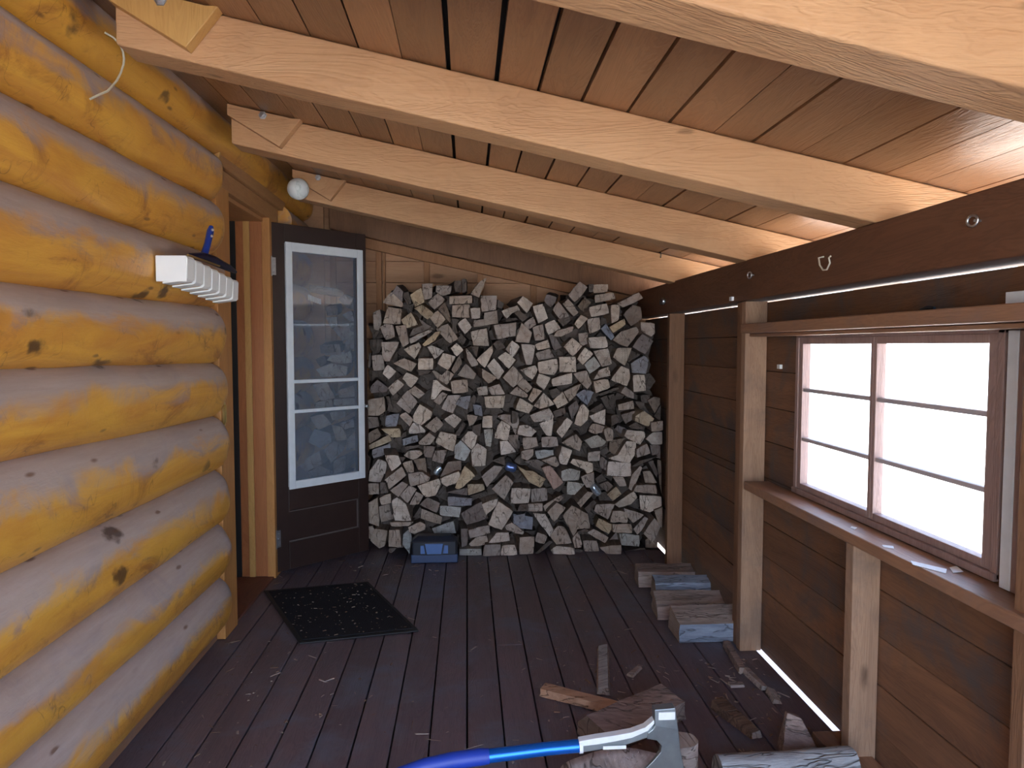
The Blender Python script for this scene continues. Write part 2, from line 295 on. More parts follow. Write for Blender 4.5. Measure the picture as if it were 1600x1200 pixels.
LOGS = """-m 447 61.6,25.1 67.4,31.3 77.4,25.7 79.1,16.4 70.8,16.6 68.7,11.6
-p 448 13.2,19.6 19.8,34.5 28.9,28.1 21.9,16.5
-d 452 -4.3,26.5 8.8,33.9 12.9,22.9 -0.4,19
wp 474 -100,119.1 -90,122.9 -79.7,121 -80.7,115.2 -96.7,114.3
wm 473 -113.8,56.2 -99.1,64.4 -97.4,56 -111.2,49.6
-p 449 91.9,59.4 105.9,58.5 105.5,50.4 90.7,50.6
-p 461 -64.6,46.4 -63.7,53.1 -58.3,60.7 -52.9,58.9 -53.4,53.9 -55.9,45.9
-p 448 112.3,37.2 126,36.4 126,29.8 118.5,26.5 112.9,28.3
-p 450 92,61.8 97.9,63.4 103.3,72.6 109.2,72.1 108.9,65 105.5,58.7
-m 450 93.6,138.7 99.4,144.1 109,147 111.2,144.1 103.3,134.2 99.1,135.8
wb 475 -105.8,70.7 -102,79.1 -92,76.2 -91.2,70.6 -98.5,66.9
-p 446 -48,36.1 -44.9,38.5 -39.3,34.3 -36.1,24.4 -46.2,24.2
-m 464 -66.5,30.5 -59.3,34.7 -58.7,15.9 -66.2,18.6
-m 463 -64.7,99.1 -54.4,101.6 -53.6,92.4 -57.8,89.5 -64.8,89.5
-p 447 28.4,43.5 40.3,43 39.1,33.8 27.6,33.6
-m 447 17,148 30.9,149.6 30.5,141.1 19.1,139.1
-p 446 2.6,68.2 6.3,72.7 12,68.9 11.2,58.7 3,58.3
-m 446 15.6,43.5 24.2,52.4 29.1,47.4 23.4,36.3
-m 447 53.4,11.8 58.2,18.5 62.4,17.6 67.1,7.4 57.5,6.1
wm 475 -102.5,108.7 -93.4,110.5 -88.1,100.3 -97.2,98.5
-p 451 45.5,124.3 57.5,126.4 58.4,120.6 55.9,116.1 46.4,117.3
-p 450 -20.2,73.3 -17.3,79.8 -7.2,77.7 -9.2,67.4 -14.9,69.9
-d 457 93.3,65.7 93.5,71.7 104.6,74.1 105.5,69 98.7,61.4
-d 453 101.3,154.9 107.1,161.1 112.2,159.9 113.5,152.5 106.4,147.9
-p 452 59.3,127.6 69.7,127.6 70.2,118 59.8,118.1
wm 476 -107.2,50 -98.9,54.6 -90.7,50.2 -91.7,46.1 -106.4,46.3
-p 452 2.5,144 12.3,146 13.9,135 4.1,135.4
-r 450 48.1,55.6 53.5,57.2 61.9,46.3 55.6,41.7
-m 465 -64.3,6.4 -61.3,14.1 -53.3,12.2 -55.5,2 -58.9,0.6
-p 442 -31.3,46.8 -18.4,51.1 -17.2,47.4 -20.5,40.5 -26.5,39.8
-m 447 33.4,11.3 42.9,11.1 42.1,0.6 33.4,0.6
wm 473 -95.4,65.3 -89,71.2 -81.7,67.1 -91,56.9
-m 451 4.5,151.3 10.7,151.7 10.7,155.8 18.8,157.4 19.5,149.1 4.5,146.8
-m 451 -44.9,98.3 -38,106.5 -32,99.1 -37.3,91.7
-p 447 -34.1,90.5 -30.1,97.8 -22.4,92.8 -23.7,88.8 -29.3,84.7 -34.2,87.2
-b 453 106.5,123.3 114.9,128.3 117.9,125.4 116.3,116.6 107.4,117.5
-b 449 29.8,25.8 41.8,24.1 41.4,16.2 30.2,17.6
-d 449 106.4,134.2 112.6,142.4 120.2,137.9 114.8,129.6
-p 445 91.9,113.3 98.4,121.9 103.4,119.9 103.9,113.7 102.3,109.2
wp 475 -93.1,125.3 -89.3,129.6 -77.9,131.5 -77,123.8 -84.6,123.3
-m 447 -49.5,159 -41.2,157.8 -42,148.6 -52.4,149
-g 451 99.5,11.6 112.2,10.5 112.3,3 101.2,3.8
-p 450 10.9,102.3 24,103 22.8,95.2 12.1,95.3
-m 450 22.8,114.5 29.4,121.9 35.6,114.5 29.4,108.3
-g 446 -7.9,71.6 -4.3,74.9 1.8,68.2 -1.9,61.7 -8.4,63.4
-y 443 31.8,58.6 37.1,55.2 41.2,55.2 49.4,50.2 45.8,44.8 38.8,48.6
-m 449 -53.9,137 -43.1,137 -48.9,125.3 -52.1,125.3 -53.6,130.2
-m 451 -9.2,160.6 1.7,161 2.1,152.9 -9.3,153.3
-m 445 114.1,13 120.7,23 125,17.8 120.1,7
-m 444 8.9,165.9 18.6,166.3 18.1,157.5 9.3,156.3
-p 452 94.5,127.5 96.9,133.3 106.6,133.3 102.5,122.1
-p 450 101.7,76.3 103.7,80.3 115.2,78.7 115.6,75.4 112.3,70.4
-d 450 -17.5,51.4 -12.5,60.4 -4.4,61.1 -4.4,54.9 -15,50.9
-m 452 -19.9,145.6 -12.2,148.8 -5.7,139.5 -11,136.6
-m 451 82.5,27.1 84,31.3 95.9,31 91.7,21.2
-m 451 41.2,42 51.2,42.3 51.6,34.3 41.6,33.6
-p 452 19.6,83.1 22.1,86.4 27.5,83 25.8,73.9 17.5,75.6
-m 447 -52.5,49.9 -42,58 -39.2,52.6 -49.8,44.1
-p 447 81,131.3 90,133.2 92.5,123.5 86.3,121.5
-m 450 -16.4,95 -12.3,103.2 -4.2,103.2 -9.5,91.7
-m 465 -58.6,28.6 -51,30.2 -48.6,20.7 -57,18.7
-m 447 9.1,51.6 16.9,58.1 23,57.3 12.4,44.6
-g 452 -23.1,16.9 -9.5,21.3 -7.9,13.7 -21.1,13.1
-p 450 72.5,95.4 75,97 78.4,92.8 77.6,87 73.4,82.9 69.2,84.6
-m 443 -37.3,54.4 -28.5,55.1 -23.7,51.8 -25.3,49.4 -35.8,46.3
wm 474 -86.3,146.4 -75.4,148.3 -74.6,140.9 -82.8,138.2
-g 450 -17.5,32.2 -4.5,30.7 -5.7,24.1 -17.7,26.3
-p 445 40.1,90.6 51.6,95.1 54.9,89.7 52.8,87.7 43,86.1
-y 444 -8,45 -1.9,58.4 4.6,52.2 -5.2,44.1
-p 450 42.4,25.8 50.3,25.3 55.4,15.9 52.9,11.3
-m 444 30.3,137.8 34.3,149.1 40.8,143.1 38.8,136.6
-b 449 -12.5,38.2 2.5,36.7 2.1,32.1 -12.3,32.3
-p 446 106.4,115.7 113.7,116.1 114.6,106.2 106.7,105.4
-g 445 60.1,54.6 65.3,56.1 72.2,54.5 71.2,48.7 60.8,48.4
-p 446 34.1,135.8 43,135 41,123.2 37.3,123.2
-p 448 -3.9,75.1 0.6,80.4 7.2,79.5 3,68.4 -2.7,72.6
-m 442 -10.5,112.6 -0.1,113.7 0.3,106.1 -8.9,104.9
-m 452 -29.6,30.2 -16.9,24.3 -17.7,19.3 -30.1,23.7
-d 457 -31.2,152.3 -21.4,145.7 -37,140.8
-m 442 -50,8.4 -49.5,18.6 -43.1,18.9 -42,8.2
wm 471 -103.8,87.8 -95.6,89.6 -90.3,83.1 -98.5,79.5
-d 458 37.5,58.9 46,60.1 57,54.1 49.4,51.6
-m 452 19.6,89.3 23.7,90.5 32.8,89.6 32.9,83.8 30.8,77.6 28.7,83
-m 445 64,167 71.3,175.5 76.3,171.9 73,167.4 68.1,162.6
-y 448 108.7,89.4 114.2,92.7 120.9,87.7 117.2,82.7 108.3,86.1
-m 444 9.8,0.6 11,7.9 20.8,7.7 20.4,0.6
-m 452 68.6,116.8 76.9,118.9 80.7,110.5 77.8,106.8 71.1,113.5
wm 474 -97.4,134.5 -84.7,136 -83.9,129 -93.9,129
-m 446 92.4,20.7 94,28 103.2,27 103.3,20.1
-p 444 77.3,159.3 88.3,161.7 90,155.7 78.6,153.2
wd 475 -103.5,175.2 -88.5,173.3 -88.6,168.6 -103.6,170.4
-m 443 60.1,73.1 69.1,78.7 72.8,73.8 71.6,67.6
-p 443 77.3,139.9 87.6,140.7 88.8,134.2 85.2,133.4 78.2,133.5
-p 450 95.9,31.5 108.2,39.7 110.8,35.5 106.6,31.3 99,29.3
-m 448 0.6,16.5 13.6,19.6 14,14.2 1.6,11.1
-p 447 66.4,59.3 68,62.1 80.5,59.1 80.6,54.1 77.3,51.2 75.6,55
-p 449 12.6,121.9 17.1,126.8 23.6,118.6 19.5,113.3
-m 451 32,27.5 36.1,32.1 48.3,32.6 48.3,27.3
-p 446 54.1,113.8 66.4,117.5 66.4,110.9 54.9,108.9
-p 448 61.7,134.2 67.1,139.9 73.7,134.6 67.5,128.4
-p 451 42.2,160 48.4,161.6 51.7,152.6 45.5,149.4
-m 442 106.4,41.7 108.5,45.4 120.6,45.3 121.5,39.4 113.1,40.4
-g 446 75,74.1 83.3,77.4 89.1,73.2 86.2,70.3 79.6,69.1
-p 450 42.6,96.3 48.8,104.6 55.9,97.1 46.7,94.3
-m 465 -62.2,128.3 -55.1,128.7 -54,119.5 -61,118.7
-m 446 93.9,19.5 105.9,18.9 106.4,13.1 94.2,14.2
wm 475 -86.1,105 -75.1,108.6 -74.7,101.2 -85.3,100.3
-m 448 -10.8,166.1 2.9,166.5 2.9,161.7 -10.8,161.2
-p 445 -17.3,50.6 -6,55 -4.8,52.9 -6,48.8 -13.3,45.6 -16.5,48.1
-m 442 -44.4,146.9 -38,147.7 -36.2,136.6 -40.1,134.2
-p 447 115.3,74.5 119.9,78.7 126,79 126,71.1 119.1,71.1
-d 451 -30.8,32.9 -25.8,37.4 -18.1,33.6 -20.2,27.3
-m 442 50.8,28.9 56.8,34.6 62.5,31.2 55.2,23
-p 445 -18.5,123.7 -15.3,130.2 -7.3,128.2 -12.1,119.7
-d 455 117.9,6 126,11.8 126,0.6 118.4,0.6
wm 475 -89.5,57.5 -82.1,61.2 -82.2,51.8 -89.6,49.1
-p 445 58.4,63.8 60.3,70.4 66.9,67.8 63.6,58.8 59.1,59.6
-m 452 96.7,162.3 110.9,169.3 113.8,165.6 100.9,159.8
-b 465 -62.5,66.4 -51.2,70.6 -50.8,65 -61.7,60.9
-d 463 -62.6,108.3 -58.4,112.9 -51.4,107.5 -52.7,104.9 -62.6,104.1
-m 450 74.9,7.6 84,7.4 85.8,0.6 76.5,0.6
-g 447 64.5,47.3 75.3,45.7 69.1,38.7 64.1,39.2
-p 447 32.1,78.2 33.3,83.9 38.2,84.3 44,80.1 40.7,76.4
wm 475 -90.4,81.8 -83.7,80.3 -80.1,72.4 -87.4,71.5
-m 452 -6.2,116.2 -0.9,123.5 5.7,117 4,113.3
-p 449 31,94 33.5,101.4 42.5,96 39.2,91.5
-y 450 -35.8,166.9 -28.9,171.3 -27,162.5 -33,159.2
-p 442 -21.3,113 -19.3,113.4 -16.9,111 -9.7,106.5 -16.1,107.4 -20.1,101.7 -22.7,101.8
-p 445 -30.5,127 -21.7,127 -21.8,120.1 -30.6,119.9
-m 450 -46.6,123.7 -39.7,126.9 -32.1,123.6 -35.8,118.4
-m 451 77.4,151.9 84.9,153.1 85.8,145.7 79.1,142.8
-p 445 53.5,3 57.3,5.6 68.1,4.4 68.6,0.6 54.8,0.6
-p 448 81.3,112 90.5,113.2 91.8,108.2 82.6,104.5
-p 449 20.7,73.5 25.6,73.9 31,66.8 21.5,64.8
-b 456 -52.4,89.7 -43.8,91.3 -46.4,81.8 -52.9,83.1
-b 452 70.3,103.1 75.3,106.4 82,104.7 77.8,96.4
-m 443 85.2,4.9 98.5,6.7 98.6,0.6 89.4,0.6
-m 450 -27.1,83.6 -19.8,89.7 -15.3,84.7 -20.6,79.4
-p 446 13.5,8.2 18.4,14.8 25.9,15.1 26.7,9.7
-p 448 81.8,85.9 78.5,89.7 88.8,93.8 88.5,83.8
-m 443 -54,146.5 -50.4,148.5 -46.1,147.7 -44.9,140.6 -50.5,138.6
-m 446 111.3,150.1 120,148.9 120.1,143.2 117.6,140.7 111.8,144.4
-m 447 47.7,76.2 57.2,76.3 58.1,70.5 48.1,69.8
-m 448 -52.8,161.9 -47.6,168.7 -40.1,161.5 -40.9,159.1
-p 446 45.7,85.1 54.6,88.4 53.8,77.3 50.5,77.7
-p 448 19.5,127.3 24.4,130.9 30.9,126 26.4,120.3
-p 445 56.6,80.2 63.6,88.8 67.3,85.9 60.3,76.1
-p 443 6,126.2 15.7,135 16.1,131 11.2,121.3
-y 449 83.3,17.5 85.4,22.5 94.3,18.2 91.8,12.3
-m 445 35.3,76.3 43.8,76.5 45.1,70.9 36,68.9
-m 448 41.5,146.4 48.1,148.6 49.3,139.1 43.2,138.3
-p 442 -51.6,66.1 -43.5,66 -41.6,61.2 -47.6,56.4
-d 449 -49.7,163.9 -44,172.8 -40.1,168.8 -40.9,162.4
-g 446 -5.4,4.7 8.2,4.8 8.6,0.6 -5.4,0.6
-p 445 21.3,0.6 22.1,6.9 29.9,6.9 31.6,0.6
-m 445 -42.8,40.3 -37.1,46.4 -32.3,43.9 -38,35.3
-g 452 43.7,67 55.4,67.3 55.8,62.7 45.4,61.5
-y 448 0.1,46.1 9.9,46.4 10.8,42.6 0.5,38.9
-m 446 101.1,29.7 114.2,25.3 107.5,19.7 103.3,24.7
-m 451 0.8,6.6 5.4,10.7 12,11.8 12.8,6.4 2.9,4.4
-g 447 75.1,122.9 80.9,128 85.1,121.9 78.5,117
-m 449 -20.6,68 -13.3,68.4 -15.8,59.7 -22.7,61.4
-m 466 -66.6,43.7 -58.7,44 -58.7,36.8 -66.7,36.9
-y 444 -41,151 -35,155.7 -30.7,148.2 -38.3,145.8
-p 450 55,99.6 61.2,105.3 65,98.3 58,94.6
-m 449 -22.3,118.8 -20.3,119.2 -17.1,114.7 -13,119.6 -8.6,116.7 -13.1,110.2 -18.7,113.9
wm 474 -88.4,99.5 -75.1,99.8 -75.1,95.7 -88.8,95.4
-p 452 -40.2,132.6 -30.9,137 -29.3,134.2 -33.4,126.5
-m 445 72.9,50.7 81.2,53.5 81.2,44.4 76.2,44
-m 465 -61,156.2 -56.5,158.3 -55.7,150 -57.4,145 -60.7,145.8
wm 473 -88.2,145.8 -84.9,148 -78.3,146.7 -78.8,142.9 -82.2,138.2
-m 451 -28.6,173.9 -21.7,174.1 -22.2,165.4 -27,164
-p 445 69.9,126.5 74.8,133.8 80.2,129.7 73.6,122.8
-m 447 -23.7,152.7 -18.4,157.1 -13.6,151.5 -18.5,146.3
-m 445 54.3,157.7 57.9,162.9 64.5,153.6 58.4,152
-p 450 9.1,32.6 19.5,36.7 18.2,31.7 12,25.5
-m 450 77.8,13.1 82.2,15.2 92,9.5 89.5,5.7
-g 448 -41.7,8.3 -41.3,14.1 -37.6,17.3 -36,12.3 -37.3,2
-p 451 31.9,162.4 35.6,166.5 42.2,162 38.1,155.9
-m 451 62.2,105.3 73.4,110.2 70.1,102.8 66,99
-m 443 80.9,166.9 92,168.6 93.6,164.6 81.4,162.1
-m 446 104,43.2 106.3,51.5 111.3,56.9 113,55.6 106.4,41.5
-m 452 33.6,9.6 39.6,9 40,0.6 33.7,0.6
-d 453 117.7,99.1 121.9,101.6 126,100.7 126,96.5 122.9,90.6
-p 450 49.6,148.5 55.7,151.4 59.9,146.1 52.1,142
-m 451 108.7,15 116.2,22.5 120.1,19.9 111.2,11.1
-m 448 -38,19 -30.6,22.2 -27.4,20.5 -27.4,17.2 -33.9,14.8 -37.2,15.7
-d 449 -34.5,62.1 -27.1,63.2 -26,53.8 -30.5,54.2
-m 449 -24.5,162.1 -18.5,168.1 -14,164.1 -20.5,157.8
-p 442 91,160.5 96.7,160.5 95.6,151.2 91.1,149.2
-p 443 43.5,111.5 45.2,117.2 52.6,114.7 48.5,107
-m 450 43.9,130.1 52.5,132.9 55.8,127.6 45.9,125.6
-b 448 -7.5,97.6 -4.2,102.4 2.3,103.2 -0.1,94.2
-y 443 -32.9,158.1 -27.8,160.5 -20.7,154.9 -24.6,151.3
wm 474 -80.1,72.5 -74.9,78 -75,66.8 -81.1,65
-y 464 -64.2,70 -51.8,76.3 -50.1,72.4 -63.5,67.1
-m 451 -19.3,173.1 -9.6,172.7 -10.8,167.9 -15.3,166.6 -19.7,169
-p 449 33.9,119.5 43.3,122.3 45,119.4 41.7,113.3
-p 450 -41.1,113.9 -38.6,117.9 -31,114.3 -35.5,108.2
-d 456 94.5,6.9 99.6,12 101.4,3.8 90.3,1.8
-p 446 -14.7,88.5 -9,91.7 -3.8,88 -8.3,82.7
-m 449 114.2,52.8 119,53.2 123.4,45.5 115.7,45.2
-m 452 61.3,161.7 65,165 71.7,156.4 68.4,153.9
-p 442 -49.5,108.7 -43.5,113.9 -39.2,110.7 -46.4,103.9
wm 471 -80.4,137.2 -74.2,142.9 -72.9,133.4 -79.1,132.5
-p 449 -36.8,82.1 -35.1,85.4 -31.9,86.2 -27.1,81.2 -27.5,79.6 -36.8,79.2
-m 446 -48.9,43.4 -41.6,48.7 -38,46.6 -43.7,39.3
wm 475 -101.6,96.7 -90.7,99.1 -89.8,93.9 -100.8,93.4
-y 450 -54.7,82.1 -43.4,82.4 -42.6,76.7 -48.3,76.7
-m 449 30.6,137.4 31.8,144.8 35.9,148 37.1,137.4
-d 449 -4.5,17.1 0,17.1 -0.4,6.2 -4.2,5
wd 474 -93.3,161 -85.8,162 -85.4,155.3 -92.5,154.8
-g 449 10.4,81 16.2,81.4 14.9,70.2 11.7,71.1
-m 444 108.8,68.3 115,72 117.6,65.7 109.3,62.9
-d 453 100.2,89.8 109.5,92.3 108.7,86.4 103.6,83.5
wm 472 -84.4,165.6 -80.7,168.9 -74.6,166.6 -78.4,159.5
-m 444 13,108.4 20.1,110.8 23.7,104.3 15.2,103.9
-d 465 -65.5,88.1 -58.9,88 -57.7,82.1 -64.8,80.5
-p 448 77.8,66 85.8,66.8 85.4,60.5 77.9,60.2
wd 471 -96.8,135.3 -88.4,135.8 -87.5,130.6 -96,129.6
-m 444 -30.8,74.2 -24.3,80.2 -20.3,77 -23.6,72.5 -30,72.6
-p 447 81,113.3 84.3,119 90.5,121.5 91.8,115.7
-m 451 2.4,168 8.3,175.7 12.4,178.1 11.1,174.9 7.8,165.8
-d 451 119.1,70 126,69.8 126,60.9 120.9,63.1
-m 448 77.8,80.1 80.6,84.7 88.6,82.9 86.5,78.8 82.4,78
-d 462 -64.8,77.4 -58.6,81.2 -56.1,76.5 -63.6,71.1
-m 450 -40.6,64.8 -37.3,68.1 -30.4,68 -28.8,65.5 -34.5,61.9
-p 450 -6,148.8 -1.2,152.5 2.9,146.8 -1.6,142.3
-m 444 120.4,28.2 126,30.6 126,16.4 123,20.6
-m 448 24.3,18.7 28.5,20.7 35.9,15.2 35.1,13.1 25.2,15.8
-d 456 65.9,94.8 71,99 73.1,94.8 68.5,86.4
-m 452 32,109.9 36.1,114 41.9,108.2 38.2,104.5
-y 446 90,39 95.6,44 99.4,38.9 94,34.4
-d 454 -28.3,70.6 -20.9,69.7 -23,62.7 -27.9,63.1
-m 445 96.5,97.3 106.1,99.7 106.9,94.4 97,93.6
-m 445 118.2,85.6 126,86.4 126,80.6 118.4,79.8
-m 447 48.7,31.8 59.9,38.4 61.6,36.7 56.6,32.6 50,28.1
-p 445 24.2,132.6 27.9,137.8 33.1,133.8 29.5,128.1
-m 443 79.9,173.3 88.9,173.8 88.5,168.9 80,168.1
-d 454 -18.3,157.9 -13.8,162.8 -10.2,151.4 -11,149.7
wd 473 -80.9,137.3 -74.5,139.1 -74,133.6 -81,129.9
-p 450 22,157 31.8,160.7 33.9,157 28.6,155.8 25.3,152.1
-m 450 71.4,142.8 78.1,143.2 77.3,136.2 74.4,135 72.3,136.2
-p 449 10.1,89.6 15.8,90 15.8,82.6 9.6,82.6
-p 451 -25.2,134.2 -22.4,135 -14.7,131.7 -20.8,126.5
wm 472 -85,83 -75.9,86.6 -75,81 -81.4,79.2
-d 452 24.6,76.8 32.9,77.1 31.6,68 27.9,71.3
-y 447 90.8,146.9 100.7,152.2 101.5,148.5 93.3,143.2
-d 457 52.9,142.1 55.8,142.1 61.7,134.2 56.7,131.7
-m 448 -37.7,106.3 -33.2,109.5 -26.8,104.6 -30.9,101.4
-b 449 29.9,25 36.9,26.5 36.9,19 30.6,19.9
-m 446 -36,35.8 -32.8,42.4 -28,39.8 -31.2,34.1 -36.9,33.8
-m 446 54.9,141.1 57.7,144.8 67.6,147.2 66.7,144 59.4,140.7
-d 455 49.6,163.9 51.3,168 57.9,166.4 57.1,163.1 53.8,159.8
-m 444 34.3,67.9 41.7,69.1 41.7,65 38,61.7 34.3,63.4
-m 449 71.1,32.8 77.7,40.3 81.5,39.4 73.6,29.8
-d 455 71.7,160.7 76.3,166.1 80.5,162.8 75.5,156.6
-m 442 9.2,120.6 18.4,114.9 13.2,111.3 9.6,114.9
wm 472 -91.2,90.5 -81.2,91.3 -81.3,87.6 -89.5,85.5
-b 455 -41.8,74.8 -32.4,77.2 -32,73 -41.5,70.6
-m 445 38.6,100.9 41.7,108.2 47.4,106.1 41.3,98.8
-m 448 47.5,61.2 56.6,63.6 59.2,58.2 57.1,56.6
wm 477 -93.9,153.5 -86.3,154 -86.4,147.8 -90.2,146.3
-m 445 87.5,80.9 90.4,82.5 93.4,80.8 93.4,74.2 89.1,73.8
-p 451 -36.9,139.5 -24.3,145.1 -22.3,143.9 -35.7,136.2
-p 447 -53.1,117.3 -49.9,122.9 -44.7,118.9 -49.5,113.7
-m 466 -68.2,14.6 -63.2,15.4 -61.9,11.9 -64.5,6.8 -68.3,9.5
-b 448 85.7,145.7 89,148.9 94.4,140.7 92,138.3
-p 443 28.2,138.2 33,134.2 28.6,127.7 25.8,131
-m 444 67.5,10.8 71.1,14.9 73.5,7.4 72.8,5.3 68.7,4.9
-p 449 43.3,135.8 51.5,138.7 52.8,133.8 45,132.1
-m 449 -43.2,90.3 -39.1,92.7 -34.3,88.2 -36.8,83.7
-m 443 26.9,104.7 31.4,109.2 38.3,103.9 37.1,102.2
-m 446 -0.8,133.4 6,125.3 6.8,122.9 2.8,121.7 -0,126.9
-m 450 -56.3,37.7 -49.4,40.5 -49.1,34.3 -55.2,33.1
-m 443 43.1,9.6 44.6,15.6 50.8,12.8 48.8,8
-y 444 -28,135.8 -20,143.4 -16.8,143.8 -20,138.2 -26.4,134.6
-d 454 86.6,59.5 87.8,62.5 92.5,58.6 91.2,52.7 87,55.3
-p 443 67.8,148.7 71.9,154.4 76.4,152 70.3,145.5
-m 444 -41,60.8 -34.9,62.8 -33.8,55.4 -37.8,55.1
-d 453 86.1,44 92,46 96.3,42.1 91.2,39.2
-p 442 2.1,158.1 8.1,158.6 8,152.2 2.9,151.8
-m 443 -48.8,23.6 -34.3,23.8 -37.6,21 -48,20.8
-m 447 94,49.8 100.7,50.1 102.8,44.2 98.2,43.9
-d 449 -10.2,119.6 -4.9,128.9 -3.3,123.6 -8.2,117.1
-m 447 35.8,148.8 41.9,153.3 43.9,148.4 38.6,145.2
-p 445 -10.4,133.4 -6.8,136.6 -2.4,132.2 -6.5,128.2
-b 449 3.5,97.4 8.9,96.6 9.7,90 4.7,90.9
-d 456 96.5,80.3 99,82.8 105.5,79.8 103.4,75.2
-d 448 123.3,60.1 126,60 126,38.9 124.7,45.7
-d 451 -13.5,40.4 -0.3,43.5 -0.3,38.5
-p 452 6.1,107.9 12.6,109.1 13,103.4 7.3,103
-m 444 -21.3,100.4 -15.8,105.9 -12.6,104.4 -17.4,97.6
-m 445 98.2,104.7 101.1,108.8 106.6,104.6 106.6,100.9
wm 475 -82.8,155.4 -76.6,158.2 -74.3,150.6 -78.6,151.6
-m 451 -0.3,90.7 6.8,89.9 3.9,84.5 1.1,83.3
wd 471 -77.8,149.5 -72.3,151 -72.4,143.4 -77.1,144.8
-m 451 -0.1,97.3 4,103.8 6,101.4 2.7,92.7
-m 447 57.3,151.3 64.3,153.7 66.8,151.3 61,147.2
-d 458 34.1,73 29.1,74.7 29.1,67.9 34.1,67.5
-m 447 3.5,83.7 8.8,85.3 8,77.9 6.3,77.5 3.1,80.4
-m 450 52.5,106.2 57.5,107.8 60.4,104.1 55,100.8
-m 445 29.5,155.6 33.2,157.2 38.4,152.8 34.8,150
-p 449 54.9,92.6 62.4,95.1 63.2,91.3 56.6,88.9
wm 474 -100.2,125.8 -94.6,128.6 -93.2,123.9 -97.5,121
-m 448 75.6,29.6 81.8,34.9 83.5,32.8 78.5,26.2
-b 455 -41.5,168 -37,169.3 -35.4,162 -38.3,161.1
-m 449 29.8,60.9 36,67.1 37.6,65 33.5,58.4
-p 442 -7.8,175.2 -3.8,175.6 -3.5,168.1 -7.4,168.2
-m 449 85.6,101.2 90.2,102.8 91.9,96.2 90.3,93.7
-b 455 113.6,102.3 120,102.7 119.2,97.2 114.1,98
-d 451 -9.7,152.1 -4.8,151.3 -7.3,147.2 -5.7,143.2 -8.9,142.3
-m 442 91.5,90.2 96.8,91 96,86.1 91.5,83.6
-d 467 -58.6,139.2 -54.8,138.8 -57.4,130.4 -59.9,130.4
-m 443 16.4,136.2 20.1,138.6 24.1,133.8 19.3,131.8
-m 446 32,28.7 33.3,32.9 38.6,33.2 39,28.6
-p 442 102.7,83.5 107.6,86.4 113.5,81.4 105.2,81.9
-m 445 28.2,93.6 32.3,92.4 31.5,86.2 28.2,85.4
-m 445 81.9,49.4 86.1,52.7 89.5,48.5 83.6,46.1
-m 442 -54.8,49.2 -51.6,48.8 -49.7,42.6 -54.5,42.3
-p 447 78.3,93.1 86.1,98 87.8,95.5 83.3,91.8
-p 447 43.4,1.3 52.5,8.7 55,7.8 45.9,0.6
-p 448 117.1,59.4 120.3,60.2 123.7,51.7 123.1,49.2
-d 454 87.3,146.6 86.4,153.3 93.1,151.6 90.6,148.3
-p 450 -8,78 -3,86.2 -1,84.6 -5.1,77.2
-m 444 16,62.3 23.3,64.7 23.7,58.9 18.4,60.6
-m 451 -6.9,138.7 -3.6,142.3 -0.4,139.1 -2.9,135
-m 445 106,57.5 111,60.8 122.7,63.2 108.5,57.1
-p 447 -3.5,176.4 -0.3,176.8 -0.3,169.2 -3.1,168.4
-p 452 62.1,74.4 62.9,78.1 67,81 69.6,77.7
-p 451 121.7,89.1 126,96.6 126,91.5 126,86.1
-p 447 84.5,104.2 96.9,108.3 96.9,106.6 85.3,102.5
-d 458 27.4,10.1 29.1,11.4 32.1,3.6 28.2,3.7
-m 465 -66.1,63.6 -63.7,61 -64.6,52.6 -66.3,52.6
-p 447 -30.7,119.5 -22.2,119.3 -24.7,117.2 -30.7,116
-m 448 -35.1,25.1 -30.6,32.1 -29.4,30.4 -30.6,25.5
-m 446 107.5,99.2 113.8,98.4 113.8,95.5 110.9,94.3
-m 450 29.4,14.6 36.1,16.9 36.5,13.7 30.3,12.5
-d 457 -49.9,98.7 -52.4,102.1 -50.3,102.5 -47.9,93.8 -52,93
-p 448 -40,70.8 -31.1,71.9 -29.9,70.7 -38.4,68.7
-d 451 19.6,164.3 23.7,161.9 22.1,158.3 19.2,159.5
-m 444 2.4,134.2 7.2,134.2 6,127.8
-y 444 76.8,173.8 80.1,174 79.7,169 76.9,168.9
-m 445 70.9,15.2 75.5,16.8 78.4,15.3 73.8,12.8
-m 463 -63.9,130 -62.3,130 -62.8,120.9 -64.4,120.9
-d 455 113.7,53.1 118.8,56.4 119.7,52.6 115.4,52.2
-p 444 24.2,151.5 30.6,152.7 32.2,151.1 24.6,149.9
-d 454 9.8,107.8 6.5,121.8 9,118.5
-m 450 90.8,102.7 95,104 95.4,101.1 92.1,99.8
-d 455 37.3,13.3 44.1,13.6 43.3,10.2
-m 448 -50.3,5.5 -45.4,5.7 -48.7,2.4 -50.5,2.9
-d 458 -22.6,77.7 -21,70.1 -23.5,69.3
-d 450 103.6,0.6 115.5,2.1 116.5,0.6 102.8,0.6
-m 448 69.3,2.7 74.4,2.3 74.8,0.6 69.9,0.6
-m 448 1.3,38.2 10.8,41.8 10.3,40.6 3.4,37.8
-y 444 -24.4,135 -16,139.8 -15.6,139 -23.2,134.6
-m 444 -42.9,65 -38.9,64.6 -40.9,61.7
-d 453 29.6,42.6 36.3,44.2 33.8,42.6
-m 450 117,0.6 126,0.6 126,0.6 119.9,0.6"""

# ================================================================ THE SETTING
S = 0.2117
def roofz(x, up=0.0): return 1.716 + S * (1.2 - x) + up     # underside of the rafters
Y0, Y1 = -1.0, 5.08

